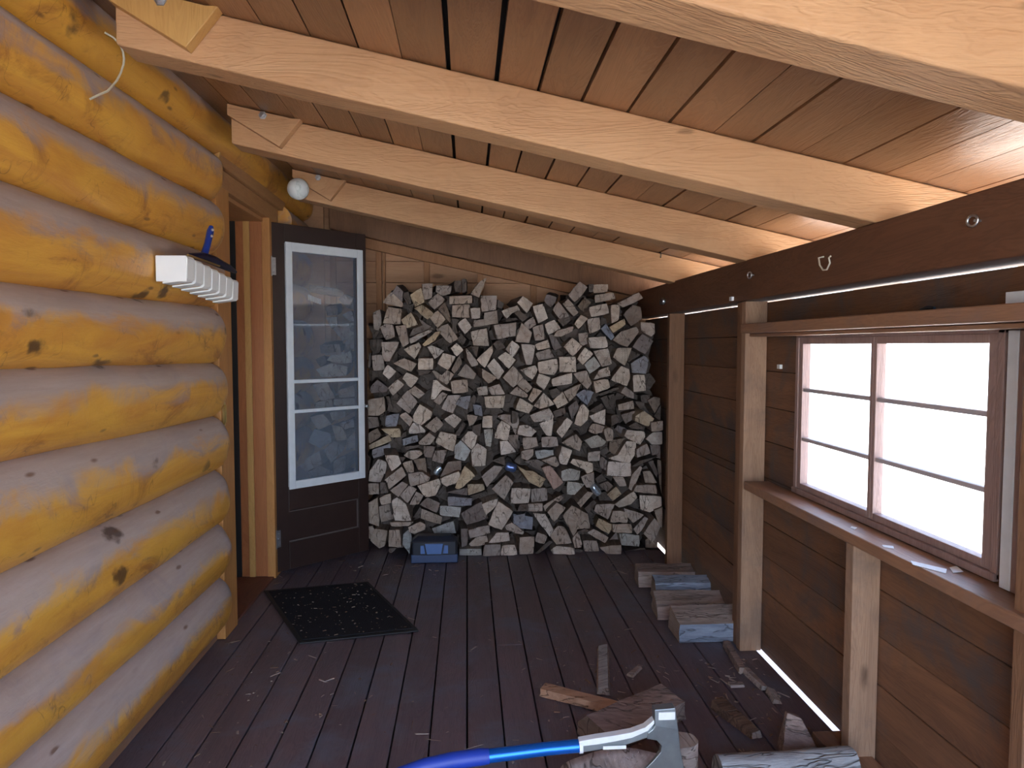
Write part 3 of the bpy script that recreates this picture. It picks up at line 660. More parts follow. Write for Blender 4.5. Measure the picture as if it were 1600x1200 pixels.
# ground outside (sunlit, pale and dry)
gm = G('dry_ground'); gn = gm.noise(gm.coord(), 2.5, 8, .7)
M_ground = gm.fin(gm.mix(gn, (.62, .54, .40), (.80, .74, .62)), .9, .1)
mb = MB(); n = 24
vs = [(-14 + 34 * i / n, -14 + 34 * j / n, -.45 + .05 * noise.noise(Vector((i * .7, j * .7, 0)))) for i in range(n + 1) for j in range(n + 1)]
mb.add(vs, [(i * (n + 1) + j, (i + 1) * (n + 1) + j, (i + 1) * (n + 1) + j + 1, i * (n + 1) + j + 1) for i in range(n) for j in range(n)], 0, True)
tag(mb.build('ground', M_ground), 'bright dry ground outside the porch window', kind='structure')

# floor: painted deck boards running away from the camera
mb = MB()
xs = []; x = -1.62
seam0 = -.005
k0 = -12
edges = [seam0 + .1285 * k for k in range(k0, 11)]
for a, b in zip(edges[:-1], edges[1:]):
    cuts = [Y0, R.uniform(.4, 1.2), R.uniform(2.3, 4.0), Y1]
    if R.random() < .6: cuts.pop(2)
    for c, d in zip(cuts[:-1], cuts[1:]):
        dz = R.uniform(-.0015, .0015)
        mb.box(a + .003, min(b - .003, 1.289), c + .002, d - .002, -.035, dz)
floor = mb.build('floor', M_floor, bevel=.0025); tag(floor, 'dark brown painted plank floor of the porch', kind='structure')
mb = MB(); mb.box(-1.7, 1.26, Y0, Y1, -.16, -.045); mb.build('floor_joist_deck', M_void, floor)

# ceiling boards with open gaps, sloping down to the right
mb = MB()
sx = [-1.6, -1.47, -1.34, -1.21, -1.08, -.95, -.82, -.69, -.562, -.432, -.301, -.179, -.049, .086, .205, .330, .463, .585, .715, .831, .971, 1.107, 1.234, 1.352, 1.48, 1.61, 1.74, 1.87, 2.0]
gaps = {-.049: .0125, .086: .0125, .205: .0085, .330: .010, .585: .009, -.301: .006, .831: .008, 1.107: .009, .463: .006}
th = math.atan(S)
for a, b in zip(sx[:-1], sx[1:]):
    ga = gaps.get(a, .003) / 2; gb = gaps.get(b, .003) / 2
    wob = [(R.uniform(-.0015, .0015)) for _ in range(8)]
    ys = [Y0 + (Y1 + .2 - Y0) * i / 7 for i in range(8)]
    dz = R.uniform(0, .003)
    A = [(a + ga + wob[i], y) for i, y in enumerate(ys)]; B = [(b - gb + wob[7 - i], y) for i, y in enumerate(ys)]
    vs = []
    for (xa, y), (xb, _) in zip(A, B):
        for q, up_ in ((xa, 0), (xb, 0), (xb, .022), (xa, .022)): vs.append((q, y, roofz(q, .147 + dz + up_)))
    fs = [(0, 1, 2, 3), (28, 31, 30, 29)]
    for i in range(7):
        for j in range(4): fs.append((4 * i + j, 4 * i + (j + 1) % 4, 4 * i + 4 + (j + 1) % 4, 4 * i + 4 + j))
    mb.add(vs, fs)
ceil = mb.build('ceiling', M_ceil); tag(ceil, 'sloping ceiling of brown boards with dark gaps between them', kind='structure')
mb = MB(); mb.prism([(-1.8, roofz(-1.8, .175)), (2.02, roofz(2.02, .175)), (2.02, roofz(2.02, .2)), (-1.8, roofz(-1.8, .2))], lambda a, b, d: (a, d, b), Y0, Y1 + .3)
mb.build('roof_deck', M_void, ceil)

def rafter(y0, y1, mat, hgt=.147, x0=-.955, x1=1.9, nm='rafter', low=0):
    mb = MB(); nx = 26; vs = []; r = []
    prof = [(y0, 0), (y1, 0), (y1, hgt), (y0, hgt)]
    for i in range(nx + 1):
        x = x0 + (x1 - x0) * i / nx
        for j, (yy, zz) in enumerate(prof):
            wv = .004 * noise.noise(Vector((x * 3, y0 * 5, j * 3))) * (1 if zz == 0 else 0)
            vs.append((x, yy + wv, roofz(x, zz - low) + wv))
    fs = [(0, 1, 2, 3), tuple(nx * 4 + k for k in (3, 2, 1, 0))]
    for i in range(nx):
        for j in range(4): fs.append((4 * i + j, 4 * i + (j + 1) % 4, 4 * i + 4 + (j + 1) % 4, 4 * i + 4 + j))
    mb.add(vs, fs)
    return mb.build(nm, mat, ceil, bevel=.006, seg=3)
RAF = [(1.13, 1.25), (2.035, 2.155), (2.98, 3.10), (4.03, 4.15)]
for a, b in RAF: rafter(a, b, M_raf)
rafter(.17, .29, M_raf); rafter(-.75, -.63, M_raf)
rafter(4.98, 5.04, M_studb, low=.015, x0=-.95, nm='end_rafter')
# tails of the cabin rafters bolted beside the porch rafters
for yy in (1.085, 1.99, 2.935, 3.985):
    mb = MB()
    fn = lambda a, b, d: (a, d, b)
    # cut end rises to the ceiling
    mb.prism([(-.955, 2.272), (-.753, 2.150), (-.664, 2.262 + .0), (-.700, roofz(-.700, .144)), (-.955, roofz(-.955, .144))], fn, yy, yy + .043)
    t = mb.build('rafter_tail', M_jy if yy < 2.5 else M_raf, ceil, bevel=.002)
    mb = MB(); M = Matrix.Translation((-.815, yy, 2.272)) @ Matrix.Rotation(PI / 2, 4, 'X')
    mb.lathe([(0, .016), (.007, .016), (.007, .008), (.012, .008), (.012, .002), (.017, .002), (.017, -.001)], 6, 0, M, False)
    mb.build('bolt', M_steel, t)

# ---- back wall
mb = MB(); z = -.1; k = 0
zs = [-.1, .05, .2, .35, .5, .65, .8, .95, 1.1, 1.25, 1.4, 1.495, 1.647, 1.797, 1.947, 2.097, 2.247]
for a, b in zip(zs[:-1], zs[1:]): mb.box(-1.5, 1.4, 5.085 + R.uniform(0, .003), 5.11, a + .0012, b - .0012)
mb.box(-1.6, 1.4, 5.118, 5.13, -.1, roofz(1.4, .15)); mb.prism([(-1.6, 1.8), (1.4, 1.8), (1.4, roofz(1.4, .15)), (-1.6, roofz(-1.6, .17))], lambda a, b, d: (a, d, b), 5.112, 5.14); mb.box(-1.6, -1.0, 5.05, 5.084, -.1, 2.48)
wb = mb.build('wall_back', M_backs, bevel=.003); tag(wb, 'brown board end wall behind the firewood stack', kind='structure')
def nail(z0, z1, y0, y1, mat):
    mb = MB(); mb.prism([(-.95, roofz(-.95, z0)), (1.3, roofz(1.3, z0)), (1.3, roofz(1.3, z1)), (-.95, roofz(-.95, z1))], lambda a, b, d: (a, d, b), y0, y1)
    return mb.build('top_plate', mat, wb, bevel=.003)
nail(-.088, -.016, 5.045, 5.084, M_backst)
for x0, x1 in ((-.96, -.92), (-.64, -.60), (-.59, -.575) , (-.305, -.265), (.075, .115), (.455, .50), (.85, .89), (1.16, 1.20)):
    mb = MB(); mb.prism([(x0, .0), (x1, .0), (x1, roofz(x1, -.09)), (x0, roofz(x0, -.09))], lambda a, b, d: (a, d, b), 5.05, 5.084)
    mb.build('stud', M_backst, wb, bevel=.002)

# ---- right wall: siding with gaps at floor and under the beam, window hole
WY0, WY1, WZ0, WZ1 = 1.62, 2.70, .775, 1.392
mb = MB(); zs = [-.001, .13, .275, .43, .58, .735, .775, .935, 1.085, 1.24, 1.392, 1.538]
for a, b in zip(zs[:-1], zs[1:]):
    segs = [(Y0, Y1)]
    if a >= WZ0 - .001 and b <= WZ1 + .001: segs = [(Y0, WY0), (WY1, Y1)]
    for c, d in segs:
        x = 1.296 + R.uniform(0, .004); mb.box(x, 1.322, c, d, a + .001, b - .001)
for a, b, c, d in ((-.001, WZ0, Y0, Y1), (WZ1, 1.538, Y0, Y1), (WZ0, WZ1, Y0, WY0), (WZ0, WZ1, WY1, Y1)): mb.box(1.3225, 1.330, c, d, a, b)
wr = mb.build('wall_right', M_side, bevel=.003); tag(wr, 'dark brown horizontal board wall with the window', kind='structure')
def post(y0, y1, x0, x1, z0, z1, mat, nm='stud', bev=.003):
    mb = MB(); mb.box(x0, x1, y0, y1, z0, z1); return mb.build(nm, mat, wr, bevel=bev)
post(2.975, 3.02, 1.198, 1.295, 0, 1.541, M_studl)
post(3.025, 3.075, 1.205, 1.295, 0, 1.541, M_studb)
post(3.08, 3.10, 1.21, 1.295, 0, 1.541, M_studb, 'trim_strip')
post(4.135, 4.18, 1.203, 1.295, 0, 1.541, M_studb)
post(2.10, 2.145, 1.205, 1.295, 0, .728, M_studl)
post(1.415, 1.455, 1.205, 1.295, 0, 1.40, M_studb)
post(1.500, 1.548, 1.27, 1.2955, .772, 1.386, M_frame, 'casing_strip', .002)
post(.6, .645, 1.205, 1.295, 0, 1.541, M_studb)
mb = MB(); mb.prism([(Y0, 1.545), (Y1, 1.545), (Y1, 1.728), (3.6, 1.724), (2.3, 1.712), (Y0, 1.716)], lambda a, b, d: (d, a, b), 1.2, 1.36)
mb.build('header_beam', M_beam, wr, bevel=.006, seg=3)
post(Y0, 2.972, 1.175, 1.294, 1.402, 1.442, M_ledge, 'window_head_ledge', .004)
post(Y0, 2.972, 1.215, 1.294, 1.388, 1.4005, M_ledge, 'window_head_board', .002)
mb = MB(); mb.box(1.185, 1.294, Y0, 2.93, .732, .768); mb.build('window_sill_ledge', M_ledge, wr, bevel=.005, seg=3)
mb = MB(); mb.box(1.165, 1.286, 1.0, 2.255, 0.002, .042); mb.build('sole_plate', M_ledge, wr, bevel=.004)
# open end behind the camera is framed by the last post
post(Y0, Y0 + .09, 1.2, 1.295, 0, 1.541, M_studb)

# ---- window
win = MB(); XG = 1.312
def wbox(mb, y0, y1, z0, z1, x0=XG - .016, x1=XG + .016): mb.box(x0, x1, y0, y1, z0, z1)
mb = MB()
for y0, y1, z0, z1 in ((WY0, WY0 + .022, WZ0, WZ1), (WY1 - .022, WY1, WZ0, WZ1), (WY0, WY1, WZ1 - .012, WZ1), ): wbox(mb, y0, y1, z0, z1, 1.292, 1.332)
mb.box(1.285, 1.345, WY0, WY1, WZ0 - .004, WZ0 + .016)
win = mb.build('window_1', M_frame, bevel=.002); tag(win, 'six pane brown wood window with bright daylight outside', kind='structure')
for (y0, y1, kind) in ((2.172, 2.678, 0), (1.642, 2.172, 1)):
    mb = MB(); xo = 0 if kind == 0 else -.0
    L = .028
    ya = y0 + (.018 if kind == 0 else .018); yb = y1 - (L if kind == 0 else .016)
    if kind: ya = y0 + .034
    wbox(mb, y0 + .001, ya, WZ0 + .016, WZ1 - .012); wbox(mb, yb, y1, WZ0 + .016, WZ1 - .012)
    wbox(mb, ya, yb, WZ1 - .036, WZ1 - .012); wbox(mb, ya, yb, WZ0 + .016, .813)
    sash = mb.build('sash', M_frame, win, bevel=.002)
    for zc in (1.178, .986):
        mb = MB(); mb.box(XG - .012, XG + .012, ya, yb, zc - .007, zc + .007); mb.build('muntin', M_munt, sash, bevel=.003)
    mb = MB(); mb.box(XG + .004, XG + .007, ya - .004, yb + .004, .81, WZ1 - .034); mb.build('glass', M_glass, sash)
post(1.550, 1.583, 1.27, 1.2955, .772, 1.386, M_oldw, 'white_jamb_board', .002)

# ---- left wall of stacked logs
mb = MB(); mb.box(-1.62, -1.20, Y0, 3.30, -.1, 2.62); mb.box(-1.62, -1.20, 4.20, 5.1, -.1, 2.62); mb.box(-1.62, -1.20, 3.30, 4.2, 2.16, 2.62)
wl = mb.build('wall_left', M_casd); tag(wl, 'wall of stacked varnished orange logs with weathered grey tops', kind='structure')
zc1 = [.072, .306, .55, .797, 1.036, 1.273, 1.52, 1.749, 1.982, 2.195, 2.398, 2.63]    # seam heights at the doorway
zc0 = [.085, .330, .55, .803, 1.066, 1.292, 1.503, 1.751, 1.962, 2.165, 2.36, 2.60]    # seam heights further left
def log(y0, y1, za0, za1, zb0, zb1, seed, cx=-1.18, rx=.125, endr=(0, 1)):
    """za0..za1 seam heights at y=1.84, zb0..zb1 at y=3.25"""
    mb = MB(); N = 40; K = int((y1 - y0) / .035) + 2; vs = []
    for i in range(K + 1):
        y = y0 + (y1 - y0) * i / K; t = (y - 1.84) / (3.25 - 1.84); t = max(-1.2, min(1.3, t))
        lo = za0 + (zb0 - za0) * t; hi = za1 + (zb1 - za1) * t
        zc = (lo + hi) / 2; rz = (hi - lo) / 2 + .010
        e = 1.0
        if endr[1]: e *= 1 - .22 * max(0, 1 - (y1 - y) / .10) ** 2
        if endr[0]: e *= 1 - .2 * max(0, 1 - (y - y0) / .08) ** 2
        for j in range(N):
            a = 2 * PI * j / N; c, s_ = math.cos(a), math.sin(a)
            c = math.copysign(abs(c) ** .85, c); s_ = math.copysign(abs(s_) ** .92, s_)
            p = Vector((c * 1.3, y * 1.1, s_ * 1.3 + seed * 7.7))
            q = Vector((c * 2.2, y * 3.3, s_ * 2.2 + seed * 3.1))
            nz = 1 + .055 * noise.noise(p) + .030 * noise.noise(q) + .012 * noise.noise(q * 4)
            kk = noise.noise(Vector((c * 2.6, y * 2.1 + 40, s_ * 2.6 + seed * 5.3)))
            nz += .05 * max(0, kk - .35) / .4
            vs.append((cx + rx * e * nz * c, y, zc + rz * (e * .5 + .5) * (1 + (nz - 1) * .5) * s_))
    fs = [(i * N + j, i * N + (j + 1) % N, (i + 1) * N + (j + 1) % N, (i + 1) * N + j) for i in range(K) for j in range(N)]
    mb.add(vs, fs, 0, True); mb.add(vs[:N], [tuple(range(N))[::-1]], 0); mb.add(vs[-N:], [tuple(range(N))], 1)
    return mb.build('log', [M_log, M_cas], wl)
for k in range(11):
    a0, a1, b0, b1 = zc0[k], zc0[k + 1], zc1[k], zc1[k + 1]
    if k < 9:
        log(Y0, 3.242, a0, a1, b0, b1, k)
        log(4.235 if k < 8 else 4.37, 5.02, b0, b1, b0, b1, k + .5)
    elif k == 9: log(Y0, 5.04, a0, a1, b0, b1, k, rx=.13)
    else: log(Y0, 5.04, a0, a1, b0, b1, k, cx=-1.16, rx=.13)
mb = MB(); mb.box(-1.20, -1.148, Y0, 3.24, 0.001, .085); mb.build('base_board', M_ledge, wl, bevel=.004)
mb = MB(); mb.box(-1.20, -1.15, 4.24, 5.0, 0.001, .075); mb.build('base_board', M_ledge, wl, bevel=.004)

# ---- doorway
mb = MB(); mb.box(-1.36, -1.113, 3.246, 3.42, 0.001, 2.072)
tr = mb.build('trim_1', M_cas, bevel=.003); tag(tr, 'orange wood casing around the cabin doorway', kind='structure')
def part(nm, mat, par, *b, bev=.002):
    mb = MB(); mb.box(*b); return mb.build(nm, mat, par, bevel=bev)
part('threshold', M_thr, tr, -1.5, -1.125, 3.42, 4.10, -.03, .012)
part('casing_post', M_cas, tr, -1.158, -1.113, 4.10, 4.235, 0.001, 2.072)
part('red_jamb', M_jr, tr, -1.226, -1.1585, 4.103, 4.2, 0.012, 2.072)
part('door_stop', M_jy, tr, -1.26, -1.2265, 4.095, 4.2, 0.012, 2.072)
part('red_jamb', M_jr, tr, -1.305, -1.2605, 4.103, 4.2, 0.012, 2.072)
part('near_stop', M_cas, tr, -1.30, -1.262, 3.4205, 3.44, 0.012, 2.072)
part('weather_strip', M_black, tr, -1.335, -1.3055, 4.10, 4.2, 0.012, 2.072)
part('head_jamb', M_casd, tr, -1.45, -1.15, 3.42, 4.10, 2.05, 2.0715)
part('header_casing', M_casd, tr, -1.2, -1.125, 3.27, 4.33, 2.073, 2.160)
mb = MB(); mb.prism([(-1.2, 2.161), (-1.105, 2.161), (-1.095, 2.225), (-1.11, 2.262), (-1.2, 2.262)], lambda a, b, d: (a, d, b), 3.26, 4.40); mb.build('header_cap', M_casd, tr, bevel=.003)
part('cap_board', M_casd, tr, -1.2, -1.095, 3.255, 4.42, 2.263, 2.275)
part('header_block', M_studb, tr, -1.16, -1.113, 3.246, 3.268, 2.0725, 2.156)
mb = MB(); mb.prism([(-1.19, 2.16), (-1.10, 2.16), (-1.09, 2.205), (-1.10, 2.262), (-1.135, 2.262), (-1.15, 2.235), (-1.19, 2.22), (-1.215, 2.2)], lambda a, b, d: (a, d, b), 3.244, 3.258); mb.build('cap_end_block', M_jy, tr, bevel=.002)
# unseen closed inner door, added to keep the opening dark
mb = MB(); mb.box(-1.50, -1.46, 3.30, 4.2, -.03, 2.1); d2 = mb.build('door_2', M_casd, bevel=.003); tag(d2, 'unseen closed door added to darken the orange doorway', kind='structure')
mb = MB()
mb.box(-1.110, -1.104, 3.262, 3.284, .985, 1.095); mb.box(-1.104, -1.098, 3.262, 3.268, 1.0, 1.08); mb.box(-1.104, -1.099, 3.278, 3.284, 1.0, 1.08)
for zz in (.995, 1.085): mb.lathe([(0, .003), (.004, .002), (.005, 0)], 10, 0, Matrix.Translation((-1.104, 3.273, zz)) @ Matrix.Rotation(PI / 2, 4, 'Y'))
tag(mb.build('strike_plate', M_brass, tr), 'brass latch plate')

# ---- storm door standing open
Hx, Hy = -1.118, 4.135; ang = math.atan2(.423, .463)
DM = Matrix.Translation((Hx, Hy, 0)) @ Matrix.Rotation(ang, 4, 'Z')     # local x along the leaf, -y faces the camera
def dbox(nm, mat, par, x0, x1, y0, y1, z0, z1, bev=.002, more=()):
    mb = MB(); mb.box(x0, x1, y0, y1, z0, z1, 0, DM)
    for m in more: mb.box(*m, 0, DM)
    o = mb.build(nm, mat, par, bevel=bev); return o
W = .645; T = .034
door = dbox('door_1', M_door, None, 0, .085, 0, T, .022, 2.055, .003, more=[(W - .075, W, 0, T, .022, 2.055), (.085, W - .075, 0, T, 1.945, 2.055), (.085, W - .075, 0, T, .022, .185), (.085, W - .075, 0, T, .375, .515), (.085, W - .075, .010, T - .010, .185, .375)])
tag(door, 'dark brown storm door with white framed glass standing open', kind='structure')
fr = dbox('window_frame', M_white, door, .088, .130, -.008, .020, .500, 1.952, .003, more=[(.575, .618, -.008, .020, .500, 1.952), (.130, .575, -.008, .020, 1.900, 1.952), (.130, .575, -.008, .020, .500, .548)])
fr['label'] = 'white painted window frame'
for z in (1.137, .960): dbox('glazing_bar', M_white, fr, .130, .575, -.006, .016, z - .010, z + .010)
dbox('glass', M_dglass, fr, .128, .577, .005, .008, .545, 1.903, 0)
M_ml = plain('dusty_moulding', (.13, .105, .10), .6)
for q in ((.088, .565, .186, .192), (.088, .565, .366, .370), (.560, .565, .192, .366)):
    dbox('panel_moulding', M_ml, door, q[0], q[1], .001, .0095, q[2], q[3], 0)
for z0, z1 in ((1.755, 1.855), (.170, .270)):
    mb = MB()
    mb.box(-.030, -.003, -.004, .0, z0, z1, 0, DM); mb.box(-.002, .028, -.004, -.001, z0, z1, 0, DM)
    mb.tube([DM @ Vector((-.002, -.007, z0 - .006)), DM @ Vector((-.002, -.007, z1 + .006))], .0055, 8)
    for zz in (z0 + .015, (z0 + z1) / 2, z1 - .015):
        mb.lathe([(0, .004), (.004, .003), (.005, 0)], 8, 0, DM @ Matrix.Translation((.015, -.004, zz)) @ Matrix.Rotation(PI / 2, 4, 'X'))
    mb.build('hinge', M_steel, door)
mb = MB(); mb.lathe([(.011, 0), (.011, .003), (.005, .005), (.005, .020), (.010, .024), (.012, .031), (.008, .037), (0, .038)], 14, 0, DM @ Matrix.Translation((W - .025, -.0005, .965)) @ Matrix.Rotation(PI / 2, 4, 'X')); mb.build('door_knob', M_steel, door)

# ================================================================ THINGS
# ---- hanging / mounted small items
c = Vector((-.909, 3.922, 2.195))
ball = empty('ball', c); tag(ball, 'round scuffed white ball fixed to the rafter end above the doorway', 'ball')
mb = MB(); mb.lathe([(.0575 * math.sin(PI * i / 20), -.0575 * math.cos(PI * i / 20)) for i in range(21)], 32, 0, Matrix.Translation(c))
gb = G('scuffed_white'); nb = gb.noise(gb.coord((1, 1, 1)), 14, 6, .7, 1); M_ball = gb.fin(gb.mix(gb.ss(nb, .5, .68), (.80, .86, .87), (.42, .50, .50)), .45, .5)
o = mb.build('ball_shell', M_ball, ball); o.data.transform(Matrix.Identity(4))
mb = MB(); mb.tube([c + Vector((0, .045, .02)), c + Vector((0, .062, .03))], .012, 10); mb.build('bracket', M_dsteel, ball)

# stack of white plastic trays clamped to the log wall
st = (-1.02, 2.75, 1.60)
rack = empty('plastic_stack', st); tag(rack, 'row of nested white plastic channels held on the log wall by a clamp', 'plastic rack')
for i in range(7):
    y = 2.47 + .078 * i; zt = 1.655 - .006 * i; x0, x1 = -1.05, -.945 + .0 * i
    mb = MB(); tk = .004
    pr = [(x0, zt), (x1 - .006, zt), (x1, zt - .008), (x1 - .003, zt - .078), (x1 - .012, zt - .085), (x0 + .02, zt - .095), (x0 + .02, zt - .089), (x1 - .018, zt - .079), (x1 - .010, zt - .070), (x1 - .008, zt - .012), (x1 - .012, zt - .006), (x0, zt - .006)]
    mb.prism(pr, lambda a, b, d: (a, d, b), y, y + .066)
    if i == 0: mb.box(x0, x1 - .004, y - .002, y + .002, zt - .088, zt - .002)
    mb.build('channel', M_whitep, rack, bevel=.0015)
cl = empty('spring_clamp', (-1.0, 2.80, 1.67)); tag(cl, 'blue and black bar clamp gripping the white plastic stack on the log wall', 'clamp')
M_blue = plain('blue_plastic', (.012, .035, .22), .35); M_navy = plain('navy_plastic', (.006, .008, .03), .4)
mb = MB(); mb.tube([(-.995, 2.62, 1.672), (-.985, 2.72, 1.682), (-.972, 2.80, 1.676), (-.965, 2.95, 1.664), (-.962, 3.02, 1.656)], [.010, .017, .019, .014, .007], 10); mb.build('jaw', M_navy, cl)
mb = MB(); mb.tube([(-.985, 2.735, 1.690), (-.982, 2.765, 1.735), (-.978, 2.785, 1.785), (-.976, 2.792, 1.806)], [.014, .0125, .0135, .008], 10); hd = mb.build('handle', M_blue, cl)
mb = MB()
for zz, yy in ((1.765, 2.778), (1.79, 2.786)): mb.lathe([(0, .004), (.005, .003), (.006, 0)], 10, 0, Matrix.Translation((-.966, yy - .012, zz)) @ Matrix.Rotation(PI / 2, 4, 'X'))
mb.build('rivet', M_steel, hd)
mb = MB(); mb.tube([(-.978, 2.56, 1.668), (-.962, 2.83, 1.660)], .004, 6); mb.build('bar', M_brass, cl)

# cord looped over the top log
mb = MB(); mb.tube([(-1.045, 2.07, 2.035), (-1.032, 2.101, 2.06), (-1.027, 2.13, 2.078), (-1.025, 2.153, 2.1), (-1.022, 2.178, 2.126), (-1.02, 2.198, 2.155), (-1.018, 2.213, 2.185), (-1.018, 2.217, 2.205), (-1.018, 2.212, 2.222), (-1.02, 2.20, 2.238), (-1.03, 2.18, 2.25), (-1.045, 2.163, 2.256)], .0032, 8)
M_cord = plain('pale_cord', (.62, .55, .42), .5)
tag(mb.build('cord', M_cord, origin=(-1.05, 2.175, 2.075)), 'short pale cord curving down over the upper log at left', 'cord')

# hooks and fittings on the right hand beam
def eye(y, z, r, lab):
    mb = MB(); mb.tube([(1.2, y, z), (1.185, y, z)], .0035, 8)
    cc = Vector((1.185 - .002, y + r * .3, z)); mb.tube([cc + Vector((-.25 * r * math.cos(a), r * math.cos(a), r * math.sin(a))) for a in [2 * PI * i / 20 for i in range(20)]], .0033, 8, closed=True)
    tag(mb.build('eye_screw', M_steel, origin=(1.2, y, z)), lab, 'eye screw', 'eye screws in the beam')
eye(1.593, 1.642, .013, 'large steel eye screw on the beam near the right edge of photo')
eye(2.90, 1.645, .013, 'small steel eye screw on the beam left of the open hook')
mb = MB(); mb.tube([(1.2, 2.320, 1.649)] + [(1.182, 2.32, 1.645), (1.182, 2.311, 1.62), (1.182, 2.288, 1.601), (1.182, 2.263, 1.6), (1.182, 2.244, 1.619), (1.182, 2.253, 1.637), (1.182, 2.241, 1.641)], .003, 8)
tag(mb.build('hook', plain('cream_hook', (.60, .55, .45), .4), origin=(1.2, 2.37, 1.635)), 'open cream coloured screw hook on the beam', 'hook')
bt = empty('carriage_bolt', (1.2, 4.217, 1.618)); tag(bt, 'steel bolt with round head through a plate on the beam by the firewood', 'bolt')
mb = MB(); mb.box(1.193, 1.1995, 4.22, 4.33, 1.604, 1.632); mb.build('plate', M_steel, bt, bevel=.001)
mb = MB(); M = Matrix.Translation((1.193, 4.215, 1.618)) @ Matrix.Rotation(-PI / 2, 4, 'Y')
mb.lathe([(.020, 0), (.022, .006), (.021, .016), (.016, .020), (.014, .014), (0, .012)], 18, 0, M); mb.build('bolt_head', M_steel, bt)
def clip(x, y, z, lab, nm='clip', ly=.034, lz=.018):
    mb = MB(); mb.box(x - .004, x - .0005, y - ly / 2, y + ly / 2, z - lz / 2, z + lz / 2); mb.box(x - .014, x - .004, y - ly / 2, y - ly / 2 + .005, z - lz / 2, z + lz / 2); mb.box(x - .014, x - .011, y - ly / 2, y + ly * .2, z - lz / 2, z + lz / 2)
    tag(mb.build(nm, M_whitep, bevel=.001, origin=(x, y, z)), lab, 'clip', 'white clips on the right wall')
clip(1.2, 3.132, 1.561, 'white plastic clip at the lower edge of the beam')
clip(1.296, 2.839, 1.263, 'white plastic clip on the siding left of the window')
sl = empty('latch_bar', (1.24, 1.5, 1.4425)); tag(sl, 'pale metal latch bar on the ledge above the window at right edge', 'latch')
mb = MB(); mb.box(1.23, 1.236, 1.42, 1.545, 1.443, 1.472); mb.build('plate', M_oldw, sl, bevel=.001)
mb = MB(); mb.tube([(1.226, 1.45, 1.452), (1.226, 1.40, 1.456)], .005, 8); mb.build('pin', M_dsteel, sl)
mb = MB(); mb.tube([(1.24, 1.86, 1.449), (1.235, 1.825, 1.451), (1.23, 1.79, 1.449)], [.004, .0065, .004], 8)
tag(mb.build('small_hinge', plain('blued_metal', (.03, .05, .08), .4, .8), origin=(1.24, 1.82, 1.4425)), 'small dark metal piece lying on the ledge above the window', 'hardware')
mb = MB(); mb.tube([(1.11, 4.028, 1.885), (1.11, 4.015, 1.882), (1.11, 4.008, 1.868), (1.11, 4.014, 1.855), (1.11, 4.02, 1.858)], .0035, 8)
tag(mb.build('hook', M_dsteel, origin=(1.11, 4.028, 1.885)), 'small dark hook on the face of the rafter by the firewood', 'hook')

# door mat
mt = empty('doormat', (-.67, 3.58, 0.002)); tag(mt, 'dark ribbed rubber doormat scattered with wood chips in front of open door', 'doormat')
c4 = [Vector(p) for p in ((-1.118, 3.870), (-.568, 3.985), (-.231, 3.272), (-.760, 3.163))]
gm = G('mat_pile'); n1 = gm.noise(gm.coord(), 220, 2); n2 = gm.noise(gm.coord(), 6, 4)
gm.bump(n1, .8, .004); M_mat = gm.fin(gm.mix(n1, gm.mix(n2, (.011, .011, .014), (.018, .018, .022)), (.032, .033, .038)), .9, .1)
mb = MB(); mb.prism([tuple(p) for p in c4], lambda a, b, d: (a, b, d), .003, .010); mb.build('backing', M_black, mt, bevel=.003)
ce = sum(c4, Vector((0, 0))) / 4; ins = [ce + (p - ce) * .93 for p in c4]
mb = MB(); mb.prism([tuple(p) for p in ins], lambda a, b, d: (a, b, d), .0102, .014); mb.build('pile', M_mat, mt, bevel=.002)

# blue and black plastic box in front of the stack
bx = empty('plastic_box', (-.205, 4.37, 0.002)); tag(bx, 'small black and blue plastic box on the floor at foot of firewood', 'box')
M_bb = plain('blue_box_plastic', (.028, .055, .14), .4); M_bl = plain('light_blue_panel', (.08, .17, .42), .3); M_bk = plain('black_box_plastic', (.018, .022, .035), .4)
mb = MB(); mb.box(-.352, -.063, 4.325, 4.405, .002, .055); mb.build('base_tray', M_bb, bx, bevel=.005)
def arch(y, zb, zt, w0, w1): return [(-.207 - w0, y, zb), (-.207 + w0, y, zb), (-.207 + w1, y, zt), (-.207 - w1, y, zt)]
mb = MB(); mb.prism([(-.350, 4.34), (-.340, 4.315), (-.25, 4.305), (-.165, 4.305), (-.075, 4.315), (-.065, 4.34), (-.065, 4.405), (-.350, 4.405)], lambda a, b, d: (a, b, d), .056, .138); body = mb.build('body', M_bk, bx, bevel=.004)
mb = MB(); vs = [(-.352, 4.312, .139), (-.062, 4.312, .139), (-.062, 4.41, .139), (-.352, 4.41, .139), (-.31, 4.345, .168), (-.105, 4.345, .168), (-.105, 4.41, .168), (-.31, 4.41, .168)]
mb.add(vs, [(0, 1, 2, 3), (4, 5, 6, 7), (0, 1, 5, 4), (1, 2, 6, 5), (2, 3, 7, 6), (3, 0, 4, 7)]); mb.build('lid', M_bk, bx, bevel=.004)
fn = lambda a, b, d: (a, d, b)
mb = MB(); mb.prism([(-.252, .066), (-.165, .066), (-.152, .130), (-.265, .130)], fn, 4.296, 4.3045); mb.build('latch_panel', M_bl, body, bevel=.002)
mb = MB(); mb.prism([(-.292, .068), (-.262, .068), (-.272, .120), (-.292, .118)], fn, 4.300, 4.318); mb.build('side_panel', M_bl, body, bevel=.002)
mb = MB(); mb.prism([(-.155, .068), (-.122, .068), (-.122, .118), (-.145, .120)], fn, 4.300, 4.318); mb.build('side_panel', M_bl, body, bevel=.002)

